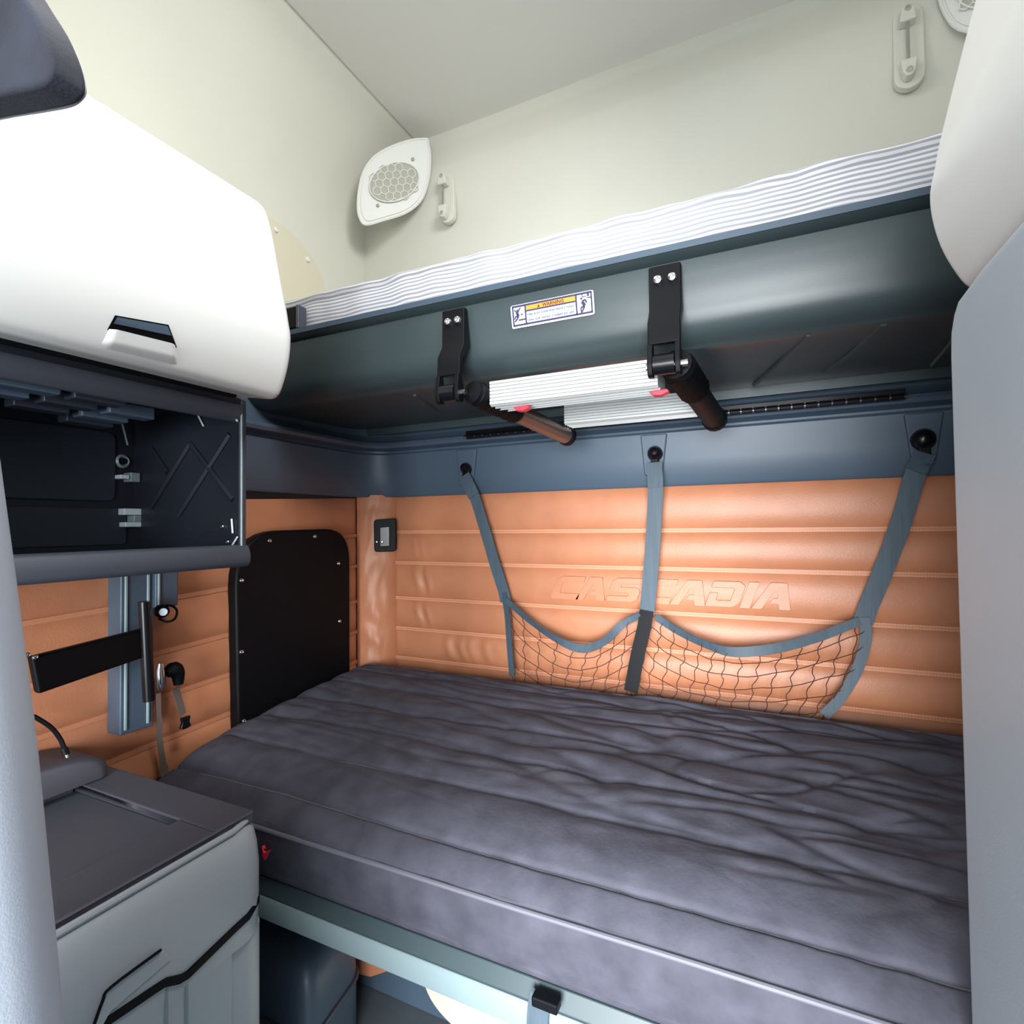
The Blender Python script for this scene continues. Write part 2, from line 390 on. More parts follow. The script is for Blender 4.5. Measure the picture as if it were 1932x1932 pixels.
# hinge strip
hg = thing('hinge_strip', 'shiny black hinge strip along the slate trim under the upper bunk', 'hinge', (-.3, 1.60, 1.64))
box('leaf', -.92, .315, 1.592, 1.606, 1.645, 1.672, 'blkg', hg, bevel=.002)
mb = MB()
for k in range(40):
    x = -.91+k*.0306; mb.add(*tubevf([(x, 1.588, 1.652), (x+.027, 1.588, 1.652)], .0075, 8))
o = mb.build('knuckles', 'blkg', hg); o['kind'] = 'stuff'
tube('pin', [(-.925, 1.588, 1.652), (.318, 1.588, 1.652)], .0045, 'steel', hg)

# ================================================================== SPEAKERS AND GRAB LOOPS
def speaker(mirror, label):
    n = Vector((.60, -.79, -.12)).normalized(); q = Vector((-1.265, 1.575, 2.62))+n*.028
    out = [(806, 262), (778, 264), (740, 276), (706, 296), (686, 324), (677, 360), (675, 392), (679, 412), (690, 424), (722, 416), (765, 402), (793, 380), (806, 350), (811, 318), (811, 288)]
    fx = (lambda p: Vector((2*MX-p.x, p.y, p.z))) if mirror else (lambda p: p)
    nn = fx(n) - fx(Vector((0, 0, 0)))
    pts = [fx(PN(a, b_, q, n)) for a, b_ in out]
    pts = [p for p in spl(pts+[pts[0]], 3)][:-1]
    t = thing('corner_speaker', label, 'speaker', (sum((p.x for p in pts))/len(pts), sum(p.y for p in pts)/len(pts), min(p.z for p in pts)), 'corner speakers')
    c = sum(pts, Vector())/len(pts)
    rings = [(1.0, 0), (1.0, -.006), (.93, -.018), (.70, -.05), (.5, -.075)]; n_ = len(pts)
    mk('housing', [c+(p-c)*k+nn*h for k, h in rings for p in pts], [(i*n_+j, i*n_+(j+1) % n_, (i+1)*n_+(j+1) % n_, (i+1)*n_+j) for i in range(4) for j in range(n_)]+[tuple(range(n_)), tuple(4*n_+j for j in range(n_))], 'speaker', t, ang=40)
    tube('rim_bead', pts+pts[:1], .004, 'speaker', t, n=6)
    inner = [c+(p-c)*.92+nn*.0005 for p in pts]
    prism('face', inner, nn*.003, 'speaker', t, bevel=.001)
    # grille: disc coloured darker to stand for recess shade, and hexagonal lattice
    g0 = fx(PN(744, 346, q, n)); ax = [fx(PN(790, 341, q, n))-g0, fx(PN(748, 309, q, n))-g0]
    el = [g0+ax[0]*math.cos(2*math.pi*k/36)+ax[1]*math.sin(2*math.pi*k/36)+nn*.004 for k in range(36)]
    gr = prism('grille_shade_disc', el, nn*.0045, 'grille', t)
    u = ax[0].normalized(); vv = (ax[1]-u*ax[1].dot(u)).normalized(); ra, rb = ax[0].length, ax[1].length
    mb = MB(); h = .0158; seen = set()
    for i in range(-9, 10):
        for j in range(-9, 10):
            cx_ = (i+.5*(j % 2))*h*math.sqrt(3); cy_ = j*1.5*h
            for k in range(6):
                a = math.pi/6+k*math.pi/3; b2 = a+math.pi/3
                p1 = (cx_+h*math.cos(a), cy_+h*math.sin(a)); p2 = (cx_+h*math.cos(b2), cy_+h*math.sin(b2))
                key = (round((p1[0]+p2[0])*500), round((p1[1]+p2[1])*500))
                if key in seen: continue
                seen.add(key)
                if max((p1[0]/ra)**2+(p1[1]/rb)**2, (p2[0]/ra)**2+(p2[1]/rb)**2) > 1.08: continue
                A = g0+u*p1[0]+vv*p1[1]+nn*.010; B = g0+u*p2[0]+vv*p2[1]+nn*.010
                mb.tube([A, B], .0017, n=5)
    lt = mb.build('grille_lattice', 'speaker', t); lt['kind'] = 'stuff'
    tube('grille_rim', [e+nn*.006 for e in el]+[el[0]+nn*.006], .0022, 'speaker', t, n=6)
    for a, b_ in ((779, 302), (713, 389)):
        screw('screw', fx(PN(a, b_, q, n))+nn*.006, nn, .006, 'grille', t)
speaker(False, 'leaf-shaped cream corner speaker with honeycomb grille beside the ceiling corner')
speaker(True, 'cream corner speaker mostly cut off behind the right-hand white cabinet')
def grab(x, z0, z1, wd, label):
    t = thing('tether_loop', label, 'tether loop', (x, 1.69, z0), 'restraint tether loops')
    yb = 1.670; r = wd/2
    pts = [(x+r*math.cos(a), yb+.012, z1-r+r*math.sin(a)) for a in [math.pi*k/10 for k in range(11)]] + [(x+r*math.cos(a), yb+.012, z0+r+r*math.sin(a)) for a in [math.pi+math.pi*k/10 for k in range(11)]]
    prism('base_plate', pts, (0, -.022, 0), 'cream', t, bevel=.004, seg=3)
    # upper bracket
    for nm, zc, s in (('upper_mount', z1-r*1.25, 1), ('lower_mount', z0+r*1.15, -1)):
        pr = [(-.018, -.02*s), (.018, -.02*s), (.014, .012*s), (.006, .024*s), (-.006, .024*s), (-.014, .012*s)]
        mo = prism(nm, [(x-.006+a, yb-.010, zc+b_) for a, b_ in pr], (0, -.028, 0), 'cream', t, bevel=.004, seg=3)
        lathe('hole', [(.008, 0), (.008, .002), (.005, .002), (.005, .0005), (0, .0005)], (x-.006, yb-.0375, zc+.010*s), (0, -1, 0), 'grille', mo, n=14)
    tube('pin', [(x-.006, yb-.028, z0+r*1.1), (x-.006, yb-.028, z1-r*1.2)], .0042, 'steel', t, n=10)
grab(-1.028, 2.455, 2.640, .058, 'cream tether loop with steel pin next to the honeycomb speaker')
grab(.357, 2.455, 2.672, .066, 'cream tether loop with steel pin at upper right of the back wall')
# beige access panel on upper left wall
t = thing('access_cover', 'beige rounded access cover with screws behind the white cabinet', 'cover', (-1.44, 1.25, 1.95))
pts = [(1.50, 1.95), (1.49, 2.12)]+[(P(a, b_, 'X', -1.436).y, P(a, b_, 'X', -1.436).z) for a, b_ in ((612, 545), (604, 518), (580, 474), (542, 433), (503, 407))]+[(1.16, 2.35), (1.12, 2.25), (1.12, 1.95)]
pts = [(p.x, p.y) for p in spl([Vector((a, b_, 0)) for a, b_ in pts], 4)]
prism('plate', [(-1.452, a, b_) for a, b_ in pts], (.018, 0, 0), 'panel', t, bevel=.003)
for a, b_ in ((520, 434), (580, 490)):
    q = P(a, b_, 'X', -1.434); screw('screw', (-1.434, q.y, q.z), (1, 0, 0), .009, 'speaker', t)

# ================================================================== UPPER BUNK
t = thing('upper_bunk', 'dark moulded upper bunk tray across the back wall', 'bunk', (-.34, 1.37, 1.70))
tp = [(1.64, 1.742), (1.60, 1.716), (1.30, 1.706), (1.17, 1.704), (1.145, 1.710), (1.122, 1.722), (1.108, 1.738), (1.100, 1.757), (1.095, 1.778), (1.089, 1.805), (1.083, 1.840), (1.081, 1.860), (1.092, 1.866), (1.072, 1.873), (1.066, 1.880), (1.070, 1.888), (1.10, 1.8895), (1.12, 1.880), (1.62, 1.880)]
tp = [(p.x, p.y) for p in spl([Vector((a, b_, 0)) for a, b_ in tp[:11]], 4)] + tp[11:]
tray = sweepX('tray', tp, XL+.02, XR-.02, 'bunk', t, ang=40)
sweepX('lip_strip', [(1.0655, 1.876), (1.064, 1.8885), (1.105, 1.893), (1.105, 1.8895)], XL+.03, XR-.03, 'band', t)
# moulded ribs underneath
for xa, ya, xb, yb_ in ((.08, 1.16, -.02, 1.55), (.20, 1.16, .14, 1.5), (.33, 1.18, .36, 1.55), (-.85, 1.2, -.95, 1.5), (-.72, 1.2, -.70, 1.55)):
    tube('moulded_rib', [(xa, ya, 1.706), ((xa+xb)/2, (ya+yb_)/2, 1.704), (xb, yb_, 1.712)], .006, 'bunk', tray, n=6)
sweepX('rear_flange', [(1.60, 1.690), (1.65, 1.70), (1.66, 1.735), (1.60, 1.722)], XL+.05, XR-.03, 'bunk', t, bevel=.003)
# warning label: flat print on the fascia
def fasY(z):
    # fascia front surface depth at height z
    best = None
    for (a, b_), (c, d) in zip(tp, tp[1:]):
        if (b_-z)*(d-z) <= 0 and b_ != d and a < 1.2:
            yy = a+(c-a)*(z-b_)/(d-b_); best = yy if best is None else min(best, yy)
    return best
LBL = [P(961, 581, 'Y', 1.083), P(1117, 547, 'Y', 1.083), P(1122, 586, 'Y', 1.074), P(965, 618, 'Y', 1.074)]
lx0 = (LBL[0].x+LBL[3].x)/2; lx1 = (LBL[1].x+LBL[2].x)/2; lz1 = (LBL[0].z+LBL[1].z)/2; lz0 = (LBL[2].z+LBL[3].z)/2
def lp(u, v, d): 
    z = lz0+(lz1-lz0)*v; y0, y1 = fasY(lz0), fasY(lz1)
    return Vector((lx0+(lx1-lx0)*u, y0+(y1-y0)*v-.0035-d, z))
asp = (lx1-lx0)/math.hypot(lz1-lz0, fasY(lz1)-fasY(lz0))
wlb = prism('warning_label', [lp(a, b_, 0) for a, b_ in [(x/asp, y) for x, y in rr2([(0, 0), (asp, 0), (asp, 1), (0, 1)], .1, 4)]], (0, -.0008, 0), 'lab', t)
def lquad(mb, u0, u1, v0, v1, d=.0012): mb.prism([lp(u0, v0, d), lp(u1, v0, d), lp(u1, v1, d), lp(u0, v1, d)], (0, -.0003, 0))
def lpoly(mb, pts, d=.0012):
    mb.prism([lp(a, b_, d) for a, b_ in pts], (0, -.0003, 0))
def lline(mb, p, q, wdt):
    a = Vector((p[0]*asp, p[1])); b_ = Vector((q[0]*asp, q[1])); dd = (b_-a).normalized(); nn = Vector((-dd.y, dd.x))*wdt*.7
    lpoly(mb, [((a+nn).x/asp, (a+nn).y), ((a-nn).x/asp, (a-nn).y), ((b_-nn).x/asp, (b_-nn).y), ((b_+nn).x/asp, (b_+nn).y)])
mb = MB(); lquad(mb, .19, .795, .70, .89, .001); mb.build('orange_bar', 'laborange', wlb, smooth=False)
mb = MB()
e = .08
lquad(mb, .02, .98, .89, .89+e); lquad(mb, .02, .98, .09-e*.2, .09+e*.8); lquad(mb, .018, .036, .08, .945); lquad(mb, .964, .982, .08, .945)
lquad(mb, .176, .194, .08, .92); lquad(mb, .79, .808, .08, .92); lquad(mb, .19, .79, .635, .70)
# falling person, left
lline(mb, (.095, .5), (.075, .66), .09); lline(mb, (.08, .64), (.045, .80), .04); lline(mb, (.085, .66), (.125, .86), .04); lline(mb, (.095, .5), (.05, .50), .05); lline(mb, (.05, .5), (.045, .38), .04); lline(mb, (.095, .48), (.045, .28), .05)
lpoly(mb, [(.083+.012*math.cos(k), .75+.055*math.sin(k)) for k in [i*math.pi/4 for i in range(8)]])
lline(mb, (.09, .33), (.18, .33), .045); lline(mb, (.125, .55), (.155, .55), .03); lpoly(mb, [(.118, .55), (.135, .60), (.135, .50)])
# seated person, right
lline(mb, (.865, .60), (.895, .42), .10); lline(mb, (.865, .62), (.905, .66), .05); lline(mb, (.905, .66), (.915, .52), .05); lline(mb, (.893, .42), (.85, .36), .05); lline(mb, (.85, .38), (.848, .2), .04); lline(mb, (.893, .40), (.85, .14), .05)
lpoly(mb, [(.858+.012*math.cos(k), .73+.055*math.sin(k)) for k in [i*math.pi/4 for i in range(8)]])
lline(mb, (.872, .78), (.868, .92), .025); lline(mb, (.872, .78), (.912, .80), .025); lquad(mb, .925, .95, .78, .90); lline(mb, (.92, .72), (.968, .72), .03)
mb.build('pictogram_print', 'labink', wlb, smooth=False)
def text(s, u0, u1, v, h, matl, nm, bold=.012):
    cu = bpy.data.curves.new('t', 'FONT'); cu.body = s; cu.size = 1; cu.resolution_u = 2; cu.offset = bold
    to = bpy.data.objects.new('t', cu); C.objects.link(to); bpy.context.view_layer.update()
    me = to.to_mesh(); co = [v_.co.copy() for v_ in me.vertices]; fs = [tuple(p.vertices) for p in me.polygons]; to.to_mesh_clear()
    bpy.data.objects.remove(to); bpy.data.curves.remove(cu)
    xm = max(c.x for c in co); x0_ = min(c.x for c in co)
    vs_ = [lp(u0+(u1-u0)*(c.x-x0_)/(xm-x0_), v+h*c.y, .0016) for c in co]
    return mk(nm, vs_, fs, matl, wlb, smooth=False)
text('WARNING', .395, .655, .725, .20, 'labbrown', 'warning_text', .03)
mb = MB(); lpoly(mb, [(.335, .725), (.365, .725), (.35, .86)], .0014); mb.build('alert_triangle', 'labbrown', wlb, smooth=False)
text('Keep up and locked while vehicle in motion', .205, .775, .46, .16, 'labtext', 'small_print', .03)
text('unless bunk restraint is installed and used.', .205, .775, .22, .16, 'labtext', 'small_print', .03)
# bunk mattress
def bm_(u, v):
    # cross-section loop v over front/top/back/bottom, u along X
    x = -1.385+u*(.70+1.385)
    lo = [(1.122, 1.8835), (1.112, 1.91), (1.108, 1.94), (1.110, 1.965), (1.113, 1.978), (1.108, 1.986), (1.108, 1.993), (1.116, 1.999), (1.14, 2.000), (1.3, 2.002), (1.55, 2.0), (1.58, 1.985), (1.585, 1.93), (1.57, 1.8835), (1.3, 1.8835)]
    y, z = lo[round(v*len(lo)) % len(lo)]
    k = (z-1.8835)/.115
    y += .007*noise.noise((x*14, z*16, 1.3))*min(1, 3*k) if y < 1.13 else 0
    z += (.006*noise.noise((x*6, y*3, 9))+.0035*math.sin(x*2.5))*k
    if u < .004 or u > .996: y = 1.35+(y-1.35)*.97
    return (x, y, z)
um = grid('bunk_mattress', bm_, 300, 15, 'ticking', None, closev=True, ang=80)
tag(um, 'thin white mattress with wavy grey stripes lying on the upper bunk', 'mattress')
for nm, x0, x1, lab in (('mattress_bracket', -1.235, -1.148, 'black bracket at the left end of the striped bunk mattress'), ('mattress_bracket', .306, .36, 'dark bracket at the right end of the striped bunk mattress')):
    tt = thing(nm, lab, 'bracket', ((x0+x1)/2, 1.085, 1.893), 'bunk mattress brackets')
    box('block', x0, x1, 1.072, 1.102, 1.8935, 1.957, 'blk', tt, bevel=.006)
    box('edge_strip', x1 if x0 < 0 else x0-.01, x1+.010 if x0 < 0 else x0, 1.070, 1.10, 1.8935, 1.957, 'frame', tt, bevel=.002)

# ================================================================== FOLDING LADDER
t = thing('folding_ladder', 'folded aluminium ladder hung on black brackets under the upper bunk', 'ladder', (-.38, 1.2, 1.58))
def bracket(x0, x1):
    pr = [(1.060, 1.850), (1.052, 1.850), (1.050, 1.762), (1.036, 1.735), (1.036, 1.640), (1.046, 1.632), (1.056, 1.640), (1.056, 1.726), (1.062, 1.752)]
    b = MB()
    xa = x0+.010; xb = x1-.012
    b.prism([(x0, y, z) for y, z in pr if True], (x1-x0, 0, 0))
    br = sweepX('bracket', [(1.0775, 1.851), (1.062, 1.851), (1.060, 1.765), (1.040, 1.735), (1.038, 1.690), (1.052, 1.690), (1.058, 1.730), (1.090, 1.765)], x0, x1, 'blk', t, bevel=.003)
    for xx, ww in ((x0, .010), (x1-.010, .010)):
        sweepX('cheek', rr2([(1.034, 1.692), (1.050, 1.692), (1.062, 1.65), (1.055, 1.628), (1.034, 1.628), (1.028, 1.65)], .006, 3), xx, xx+ww, 'blk', br, bevel=.002)
    tube('barrel', [(x0+.011, 1.046, 1.652), (x1-.011, 1.046, 1.652)], .020, 'blkg', br, n=20)
    tube('axle', [(x0-.004, 1.046, 1.650), (x1+.012, 1.046, 1.650)], .007, 'steel', br, n=10)
    for xx in (x0+.018, x1-.016): screw('screw', (xx, 1.0615, 1.822), (0, -1, -.05), .0095, 'steel', br)
bracket(-.674, -.614); bracket(-.198, -.137)
def arm(a, b_, ribs, lab, r0, r1, m1):
    a = Vector(a); b_ = Vector(b_); d = b_-a
    sleeve = [a+d*k/12*ribs for k in range(13)]
    rad = [r0-.003+.006*(k % 2) for k in range(13)]
    o = tube('sleeve', sleeve, rad, 'blk', t, n=16, ang=70)
    lathe('cap', [(r0*.5, -.012), (r0*.95, -.008), (r0, 0), (0, 0)], a, d, 'blk', t, n=16)
    tube('rail_tube', [a+d*ribs, b_], r1, m1, t, n=18)
    lathe('tube_end', [(r1, 0), (r1*1.12, .004), (r1*1.12, .018), (r1*.7, .026), (0, .026)], b_, d, 'blk', t, n=16)
arm((-.590, 1.064, 1.650), (-.505, 1.43, 1.600), .42, '', .027, .024, 'tube')
arm((-.150, 1.085, 1.658), (-.112, 1.42, 1.610), .42, '', .031, .027, 'blk')
def step(x0, x1, y, z0, z1, dep, red):
    pr = [(y, z1)]
    n = 7
    for k in range(n):
        za = z1-(z1-z0)*(k+.12)/n; zb = z1-(z1-z0)*(k+.88)/n
        pr += [(y-.0025, za), (y-.0025, zb), (y+.0008, zb-.0006)]
    pr += [(y+.004, z0-.002)]
    for k in range(4):
        ya = y+.004+(dep-.004)*(k+.1)/4; yb_ = y+.004+(dep-.004)*(k+.9)/4; pr += [(ya, z0-.003), (yb_, z0-.003+.004), (yb_+.001, z0+.003)]
    pr += [(y+dep, z0+.004), (y+dep, z1)]
    return sweepX('step', pr, x0, x1, 'alu', t, smooth=False)
step(-.560, -.187, 1.082, 1.622, 1.676, .085, 1)
z0 = P(1065, 800, 'Y', 1.385).z; z1 = P(1062, 765, 'Y', 1.385).z; x0 = P(1062, 765, 'Y', 1.385).x; x1 = P(1302, 735, 'Y', 1.385).x
step(x0+.004, x1+.01, 1.385, z0, z1, .07, 1)
for px, py in ((983, 768), (1243, 738)):
    q = P(px, py+2, 'Y', 1.095)
    prism('release_tab', [q+Vector(d) for d in ((-.020, 0, .004), (.016, 0, .006), (.020, 0, 0), (.004, 0, -.006), (-.012, 0, -.005))], (0, .02, 0), 'red', t, bevel=.002)
# ladder stops on the trim
mb = None
for px in (1140, 1228):
    q = P(px, 793 if px < 1200 else 785, 'Y', 1.57); tt = thing('ladder_stop', 'small black rubber stop behind the ladder, %s of the pair' % ('left' if px < 1200 else 'right'), 'stop', (q.x, q.y, q.z), 'ladder stops')
    box('pad', q.x-.012, q.x+.012, 1.555, 1.592, q.z-.012, q.z+.010, 'blk', tt, bevel=.003)
    box('clip', q.x-.006, q.x+.006, 1.550, 1.556, q.z-.006, q.z+.006, 'clip', tt)

# ================================================================== CARGO NET
t = thing('cargo_net', 'two-pocket cargo net on slate webbing straps hanging on the tan wall', 'net', (-.28, 1.62, .86))
YN = 1.648
def hook(px, py, s):
    z = P(px, py, 'Y', 1.64).z; yy = bandY(max(1.48, min(1.6, z)))-.008; q = P(px, py, 'Y', yy); 
    h = lathe('hook', [(0, 0), (.020*s, 0), (.022*s, .010), (.019*s, .024), (.011*s, .034), (0, .037)], (q.x, yy+.002, q.z), (0, -1, .25), 'blkg', t, n=18)
    box('hook_neck', q.x-.010*s, q.x+.010*s, yy-.022, yy-.008, q.z-.042*s, q.z-.010*s, 'blk', h, bevel=.003)
    return Vector((q.x, yy-.02, q.z-.036*s))
h1 = hook(882, 886, .95); h2 = hook(1237, 858, 1.05); h3 = hook(1740, 832, 1.25)
def pl(l, y=YN): return [P(a, b_, 'Y', y if not isinstance(y, list) else y[i]) for i, (a, b_) in enumerate(l)]
# straps
s1 = [h1]+pl([(893, 930), (915, 1000), (934, 1065), (949, 1112), (954, 1135)], [1.625, 1.632, 1.638, 1.640, 1.638])
ribbon('strap', spl(s1, 5), .040, .003, (1, 0, 0), 'web', t)
s2 = [h2]+pl([(1237, 920), (1232, 1020), (1225, 1110), (1220, 1160)], [1.622, 1.628, 1.630, 1.630])
ribbon('strap', spl(s2, 5), .044, .003, (1, 0, 0), 'web', t)
s3 = [h3]+pl([(1728, 890), (1700, 985), (1665, 1080), (1638, 1145), (1628, 1175)], [1.618, 1.628, 1.636, 1.640, 1.640])
ribbon('strap', spl(s3, 5), .044, .003, (1, 0, 0), 'web', t)
# stitched strap ends
for nm, pts_ in (('strap_loop', [h1+Vector((0, -.004, .012)), s1[1]+Vector((.004, -.003, -.01))]), ('strap_loop', [h2+Vector((0, -.004, .012)), s2[1]+Vector((0, -.003, 0))]), ('strap_loop', [h3+Vector((0, -.004, .012)), s3[1]+Vector((0, -.003, 0))])):
    ribbon(nm, pts_, .044, .003, (1, 0, 0), 'web', t)
YL = 1.625
lw = pl([(950, 1118), (957, 1160), (961, 1215), (966, 1275)], [1.638, 1.632, 1.625, 1.615])
ribbon('side_webbing', spl(lw, 4), .022, .004, (1, -.3, 0), 'web', t)
mw = pl([(1220, 1152), (1215, 1185), (1203, 1235), (1190, 1305)], [1.626, 1.62, 1.61, 1.60])
ribbon('centre_webbing', spl(mw, 4), [.040]*13, .004, (1, 0, 0), 'blk', t)
rw = pl([(1630, 1165), (1634, 1205), (1618, 1262), (1585, 1318), (1555, 1350)], [1.636, 1.628, 1.62, 1.61, 1.605])
ribbon('side_webbing', spl(rw, 4), [.025]*17, .004, (1, -.2, 0), 'web', t)
bl = pl([(955, 1132), (1000, 1172), (1050, 1206), (1098, 1224), (1140, 1210), (1175, 1178), (1208, 1160)], [1.632, 1.622, 1.612, 1.606, 1.610, 1.618, 1.622])
br_ = pl([(1238, 1164), (1285, 1194), (1335, 1217), (1385, 1230), (1460, 1224), (1540, 1203), (1622, 1172)], [1.622, 1.614, 1.606, 1.602, 1.606, 1.614, 1.630])
bls = spl(bl, 6); brs = spl(br_, 6)
nb_ = len(bls)
ribbon('border_webbing', bls, [.026-.006*abs(2*k/(nb_-1)-1) for k in range(nb_)], .003, [Vector((.15*math.sin(k*.5), -.45*math.sin(k*.21), 1)) for k in range(nb_)], 'web', t)
ribbon('border_webbing', brs, [.028-.006*abs(2*k/(len(brs)-1)-1) for k in range(len(brs))], .003, [Vector((.1*math.sin(k*.4), -.5*math.sin(k*.17), 1)) for k in range(len(brs))], 'web', t)
def netting(top, left, right, nu, nv, skew):
    top = [Vector(p) for p in top]
    def at(lst, a):
        a = max(0, min(1, a))*(len(lst)-1); i = min(int(a), len(lst)-2); return lst[i].lerp(lst[i+1], a-i)
    zb = .79
    def S(u, v):
        a = at(top, u); l = at(left, v); r = at(right, v)
        b0 = Vector((left[-1].x*(1-u)+right[-1].x*u, 1.615, zb))
        p = a.lerp(b0, v)
        # pull sides onto webbing
        wl_ = (1-u)**6; wr_ = u**6
        p = p*(1-wl_-wr_)+l*wl_+r*wr_ if wl_+wr_ < 1 else (l if u < .5 else r)
        p.y -= .012*math.sin(math.pi*u)*math.sin(math.pi*min(1, v*.8))
        p.x += .004*noise.noise((u*17, v*11, skew)); p.z += .004*noise.noise((u*13, v*19, skew+4))
        return p
    mb = MB()
    for i in range(nu+1):
        mb.tube([S(i/nu+.007*math.sin(k*1.5708+i), k/20) for k in range(21)], .0013, n=5)
    for j in range(1, nv+1):
        mb.tube([S(k/30, (j/nv)+.008*math.sin(k*1.1+j)+skew*.06*(k/30-.5)) for k in range(31)], .0013, n=5)
    for i in range(nu+1):
        for j in range(1, nv+1):
            pass
    return mb
zend = lambda L_: spl(L_, 5)
o = netting(bls, zend(lw), zend(mw), 11, 5, .8).build('left_netting', 'cord', t); o['kind'] = 'stuff'; o.name = 'netting'
o = netting(brs, zend(mw), zend(rw), 15, 6, -.5).build('netting', 'cord', t); o['kind'] = 'stuff'

# ================================================================== LOWER BUNK
t = thing('bed_frame', 'slate metal bed frame under the dark lower mattress', 'bed frame', (-.34, 1.25, .47))
sweepX('front_rail', [(.836, .600), (.824, .572), (.828, .566), (.86, .560), (.90, .595), (.90, .600)], -1.15, XR-.01, 'rail', t, bevel=.002)
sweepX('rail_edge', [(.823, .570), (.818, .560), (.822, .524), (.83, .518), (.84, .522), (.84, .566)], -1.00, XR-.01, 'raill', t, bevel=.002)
box('deck', XL+.03, XR-.01, .905, 1.68, .572, .598, 'dark', t)
def mprof():
    p = [(.860, .600), (.835, .604), (.824, .63), (.815, .665), (.812, .70), (.815, .722), (.8225, .735), (.837, .749), (.862, .766), (.90, .783), (.95, .796), (1.02, .807), (1.12, .819), (1.25, .831), (1.38, .843), (1.48, .853), (1.54, .856), (1.568, .852), (1.580, .836), (1.585, .79), (1.585, .70), (1.58, .62), (1.56, .600)]
    return spl([Vector((a, b_, 0)) for a, b_ in p], 16)
MP = mprof(); SEAM = [.868, 1.00, 1.13, 1.262, 1.39, 1.50]
def bed(u, v):
    q = MP[round(v*(len(MP)-1))]; x = -1.366+u*(XR-.02+1.366); y, z = q.x, q.y
    top = max(0, min(1, (z-.73)/.04))
    if top > 0 and y < 1.565:
        g = 0
        for s in SEAM:
            s2 = s+.010*noise.noise((x*1.5, s*7, 2)); d = abs(y-s2); g -= .0065*math.exp(-(d/.005)**2); g -= .005*math.exp(-(d/.028)**2)
        far = max(0, min(1, (y-.9)/.2)); rt = max(0, min(1, (x+.6)/.6))
        wv = .007*noise.noise((x*3.2+y*1.5, y*9-x*1.4, 4))*far*(.35+.65*rt) + .0055*noise.noise((x*8, y*18+x*3, 14))*far
        rdg = noise.noise((x*2.0-y*2.0, y*12+x*2.2, 21)); wv -= .010*far*(.35+.65*rt)*max(0, 1-abs(rdg)*7)
        rdg = noise.noise((x*3.0+y*3.0, y*9-x*2.2, 41)); wv -= .007*far*(.35+.65*rt)*max(0, 1-abs(rdg)*8)
        wv += .003*noise.noise((x*22, y*9, 31))*max(0, 1-far)*(.5+.5*rt)
        z += top*(g+wv)
    elif z > .62 and y < .9:
        y += .003*noise.noise((x*16, z*4, 6))
    # round the ends
    d = min(u*(XR+1.346), 9)
    if d < .06: z -= (.06-d)**2*6*top; y += max(0, .03-d)*.6*(1 if y < 1 else -1)
    return (x, y, z)
bedo = thing('lower_mattress', 'dark grey microfibre lower mattress with quilted seams', 'mattress', (-.33, 1.24, .60))
grid('cover', bed, 330, len(MP), 'bed', bedo, ang=80)
pp = [Vector((-1.36, .832, .728))]
for k in range(60):
    x = -1.34+k*(XR-.04+1.34)/59; pp.append(Vector((x, .8125+.0035*noise.noise((x*2, 3, 3)), .7225+.004*math.sin(x*2.2+1)+.003*noise.noise((x*4, 1, 1)))))
tube('piping', pp, .0042, 'piping', bedo, n=8)
for s in SEAM[:2]:
    pts_ = []
    for k in range(120):
        x = -1.25+k*(XR-.05+1.25)/119; y = s+.010*noise.noise((x*1.5, s*7, 2)); uu = (x+1.366)/(XR+1.346)
        # nearest profile sample
        j = min(range(110, len(MP)-90), key=lambda j_: abs(MP[j_].x-y)); q = bed(uu, j/(len(MP)-1)); pts_.append(Vector((x, y, q[2]-.0005)))
    pts_ = [pts_[0]]+[(pts_[k-1]+pts_[k]+pts_[k+1])/3 for k in range(1, 119)]+[pts_[-1]]
    tube('quilt_seam', pts_, .0018, 'piping', bedo, n=6)
# webbing strap over the rail
t = thing('rail_strap', 'grey webbing strap with black buckle looped over the bed rail', 'strap', (-.35, .82, .45))
qx = P(1022, 1900, 'Y', .82).x
ribbon('webbing', spl([(qx, .822, .597), (qx, .816, .590), (qx-.003, .812, .572), (qx-.003, .806, .53), (qx-.004, .806, .44)], 4), .036, .003, (1, 0, 0), 'web', t)
box('buckle', qx-.010, qx+.034, .800, .822, .586, .602, 'blk', t, bevel=.003)
# red release tab by the mattress corner
t = thing('release_tab', 'tiny red tab between the console and mattress corner', 'tab', (-.905, .80, .70))
q = P(500, 1608, 'Y', .80)
prism('tab', [q+Vector(d) for d in ((-.010, 0, .010), (-.003, 0, -.003), (.012, 0, .006), (.003, 0, -.006), (-.002, 0, -.018), (-.008, 0, -.010))], (0, .008, 0), 'red', t, bevel=.001)
tube('stem', [(q.x-.005, .803, q.z), (q.x-.02, .812, q.z-.004)], .004, 'blk', t)

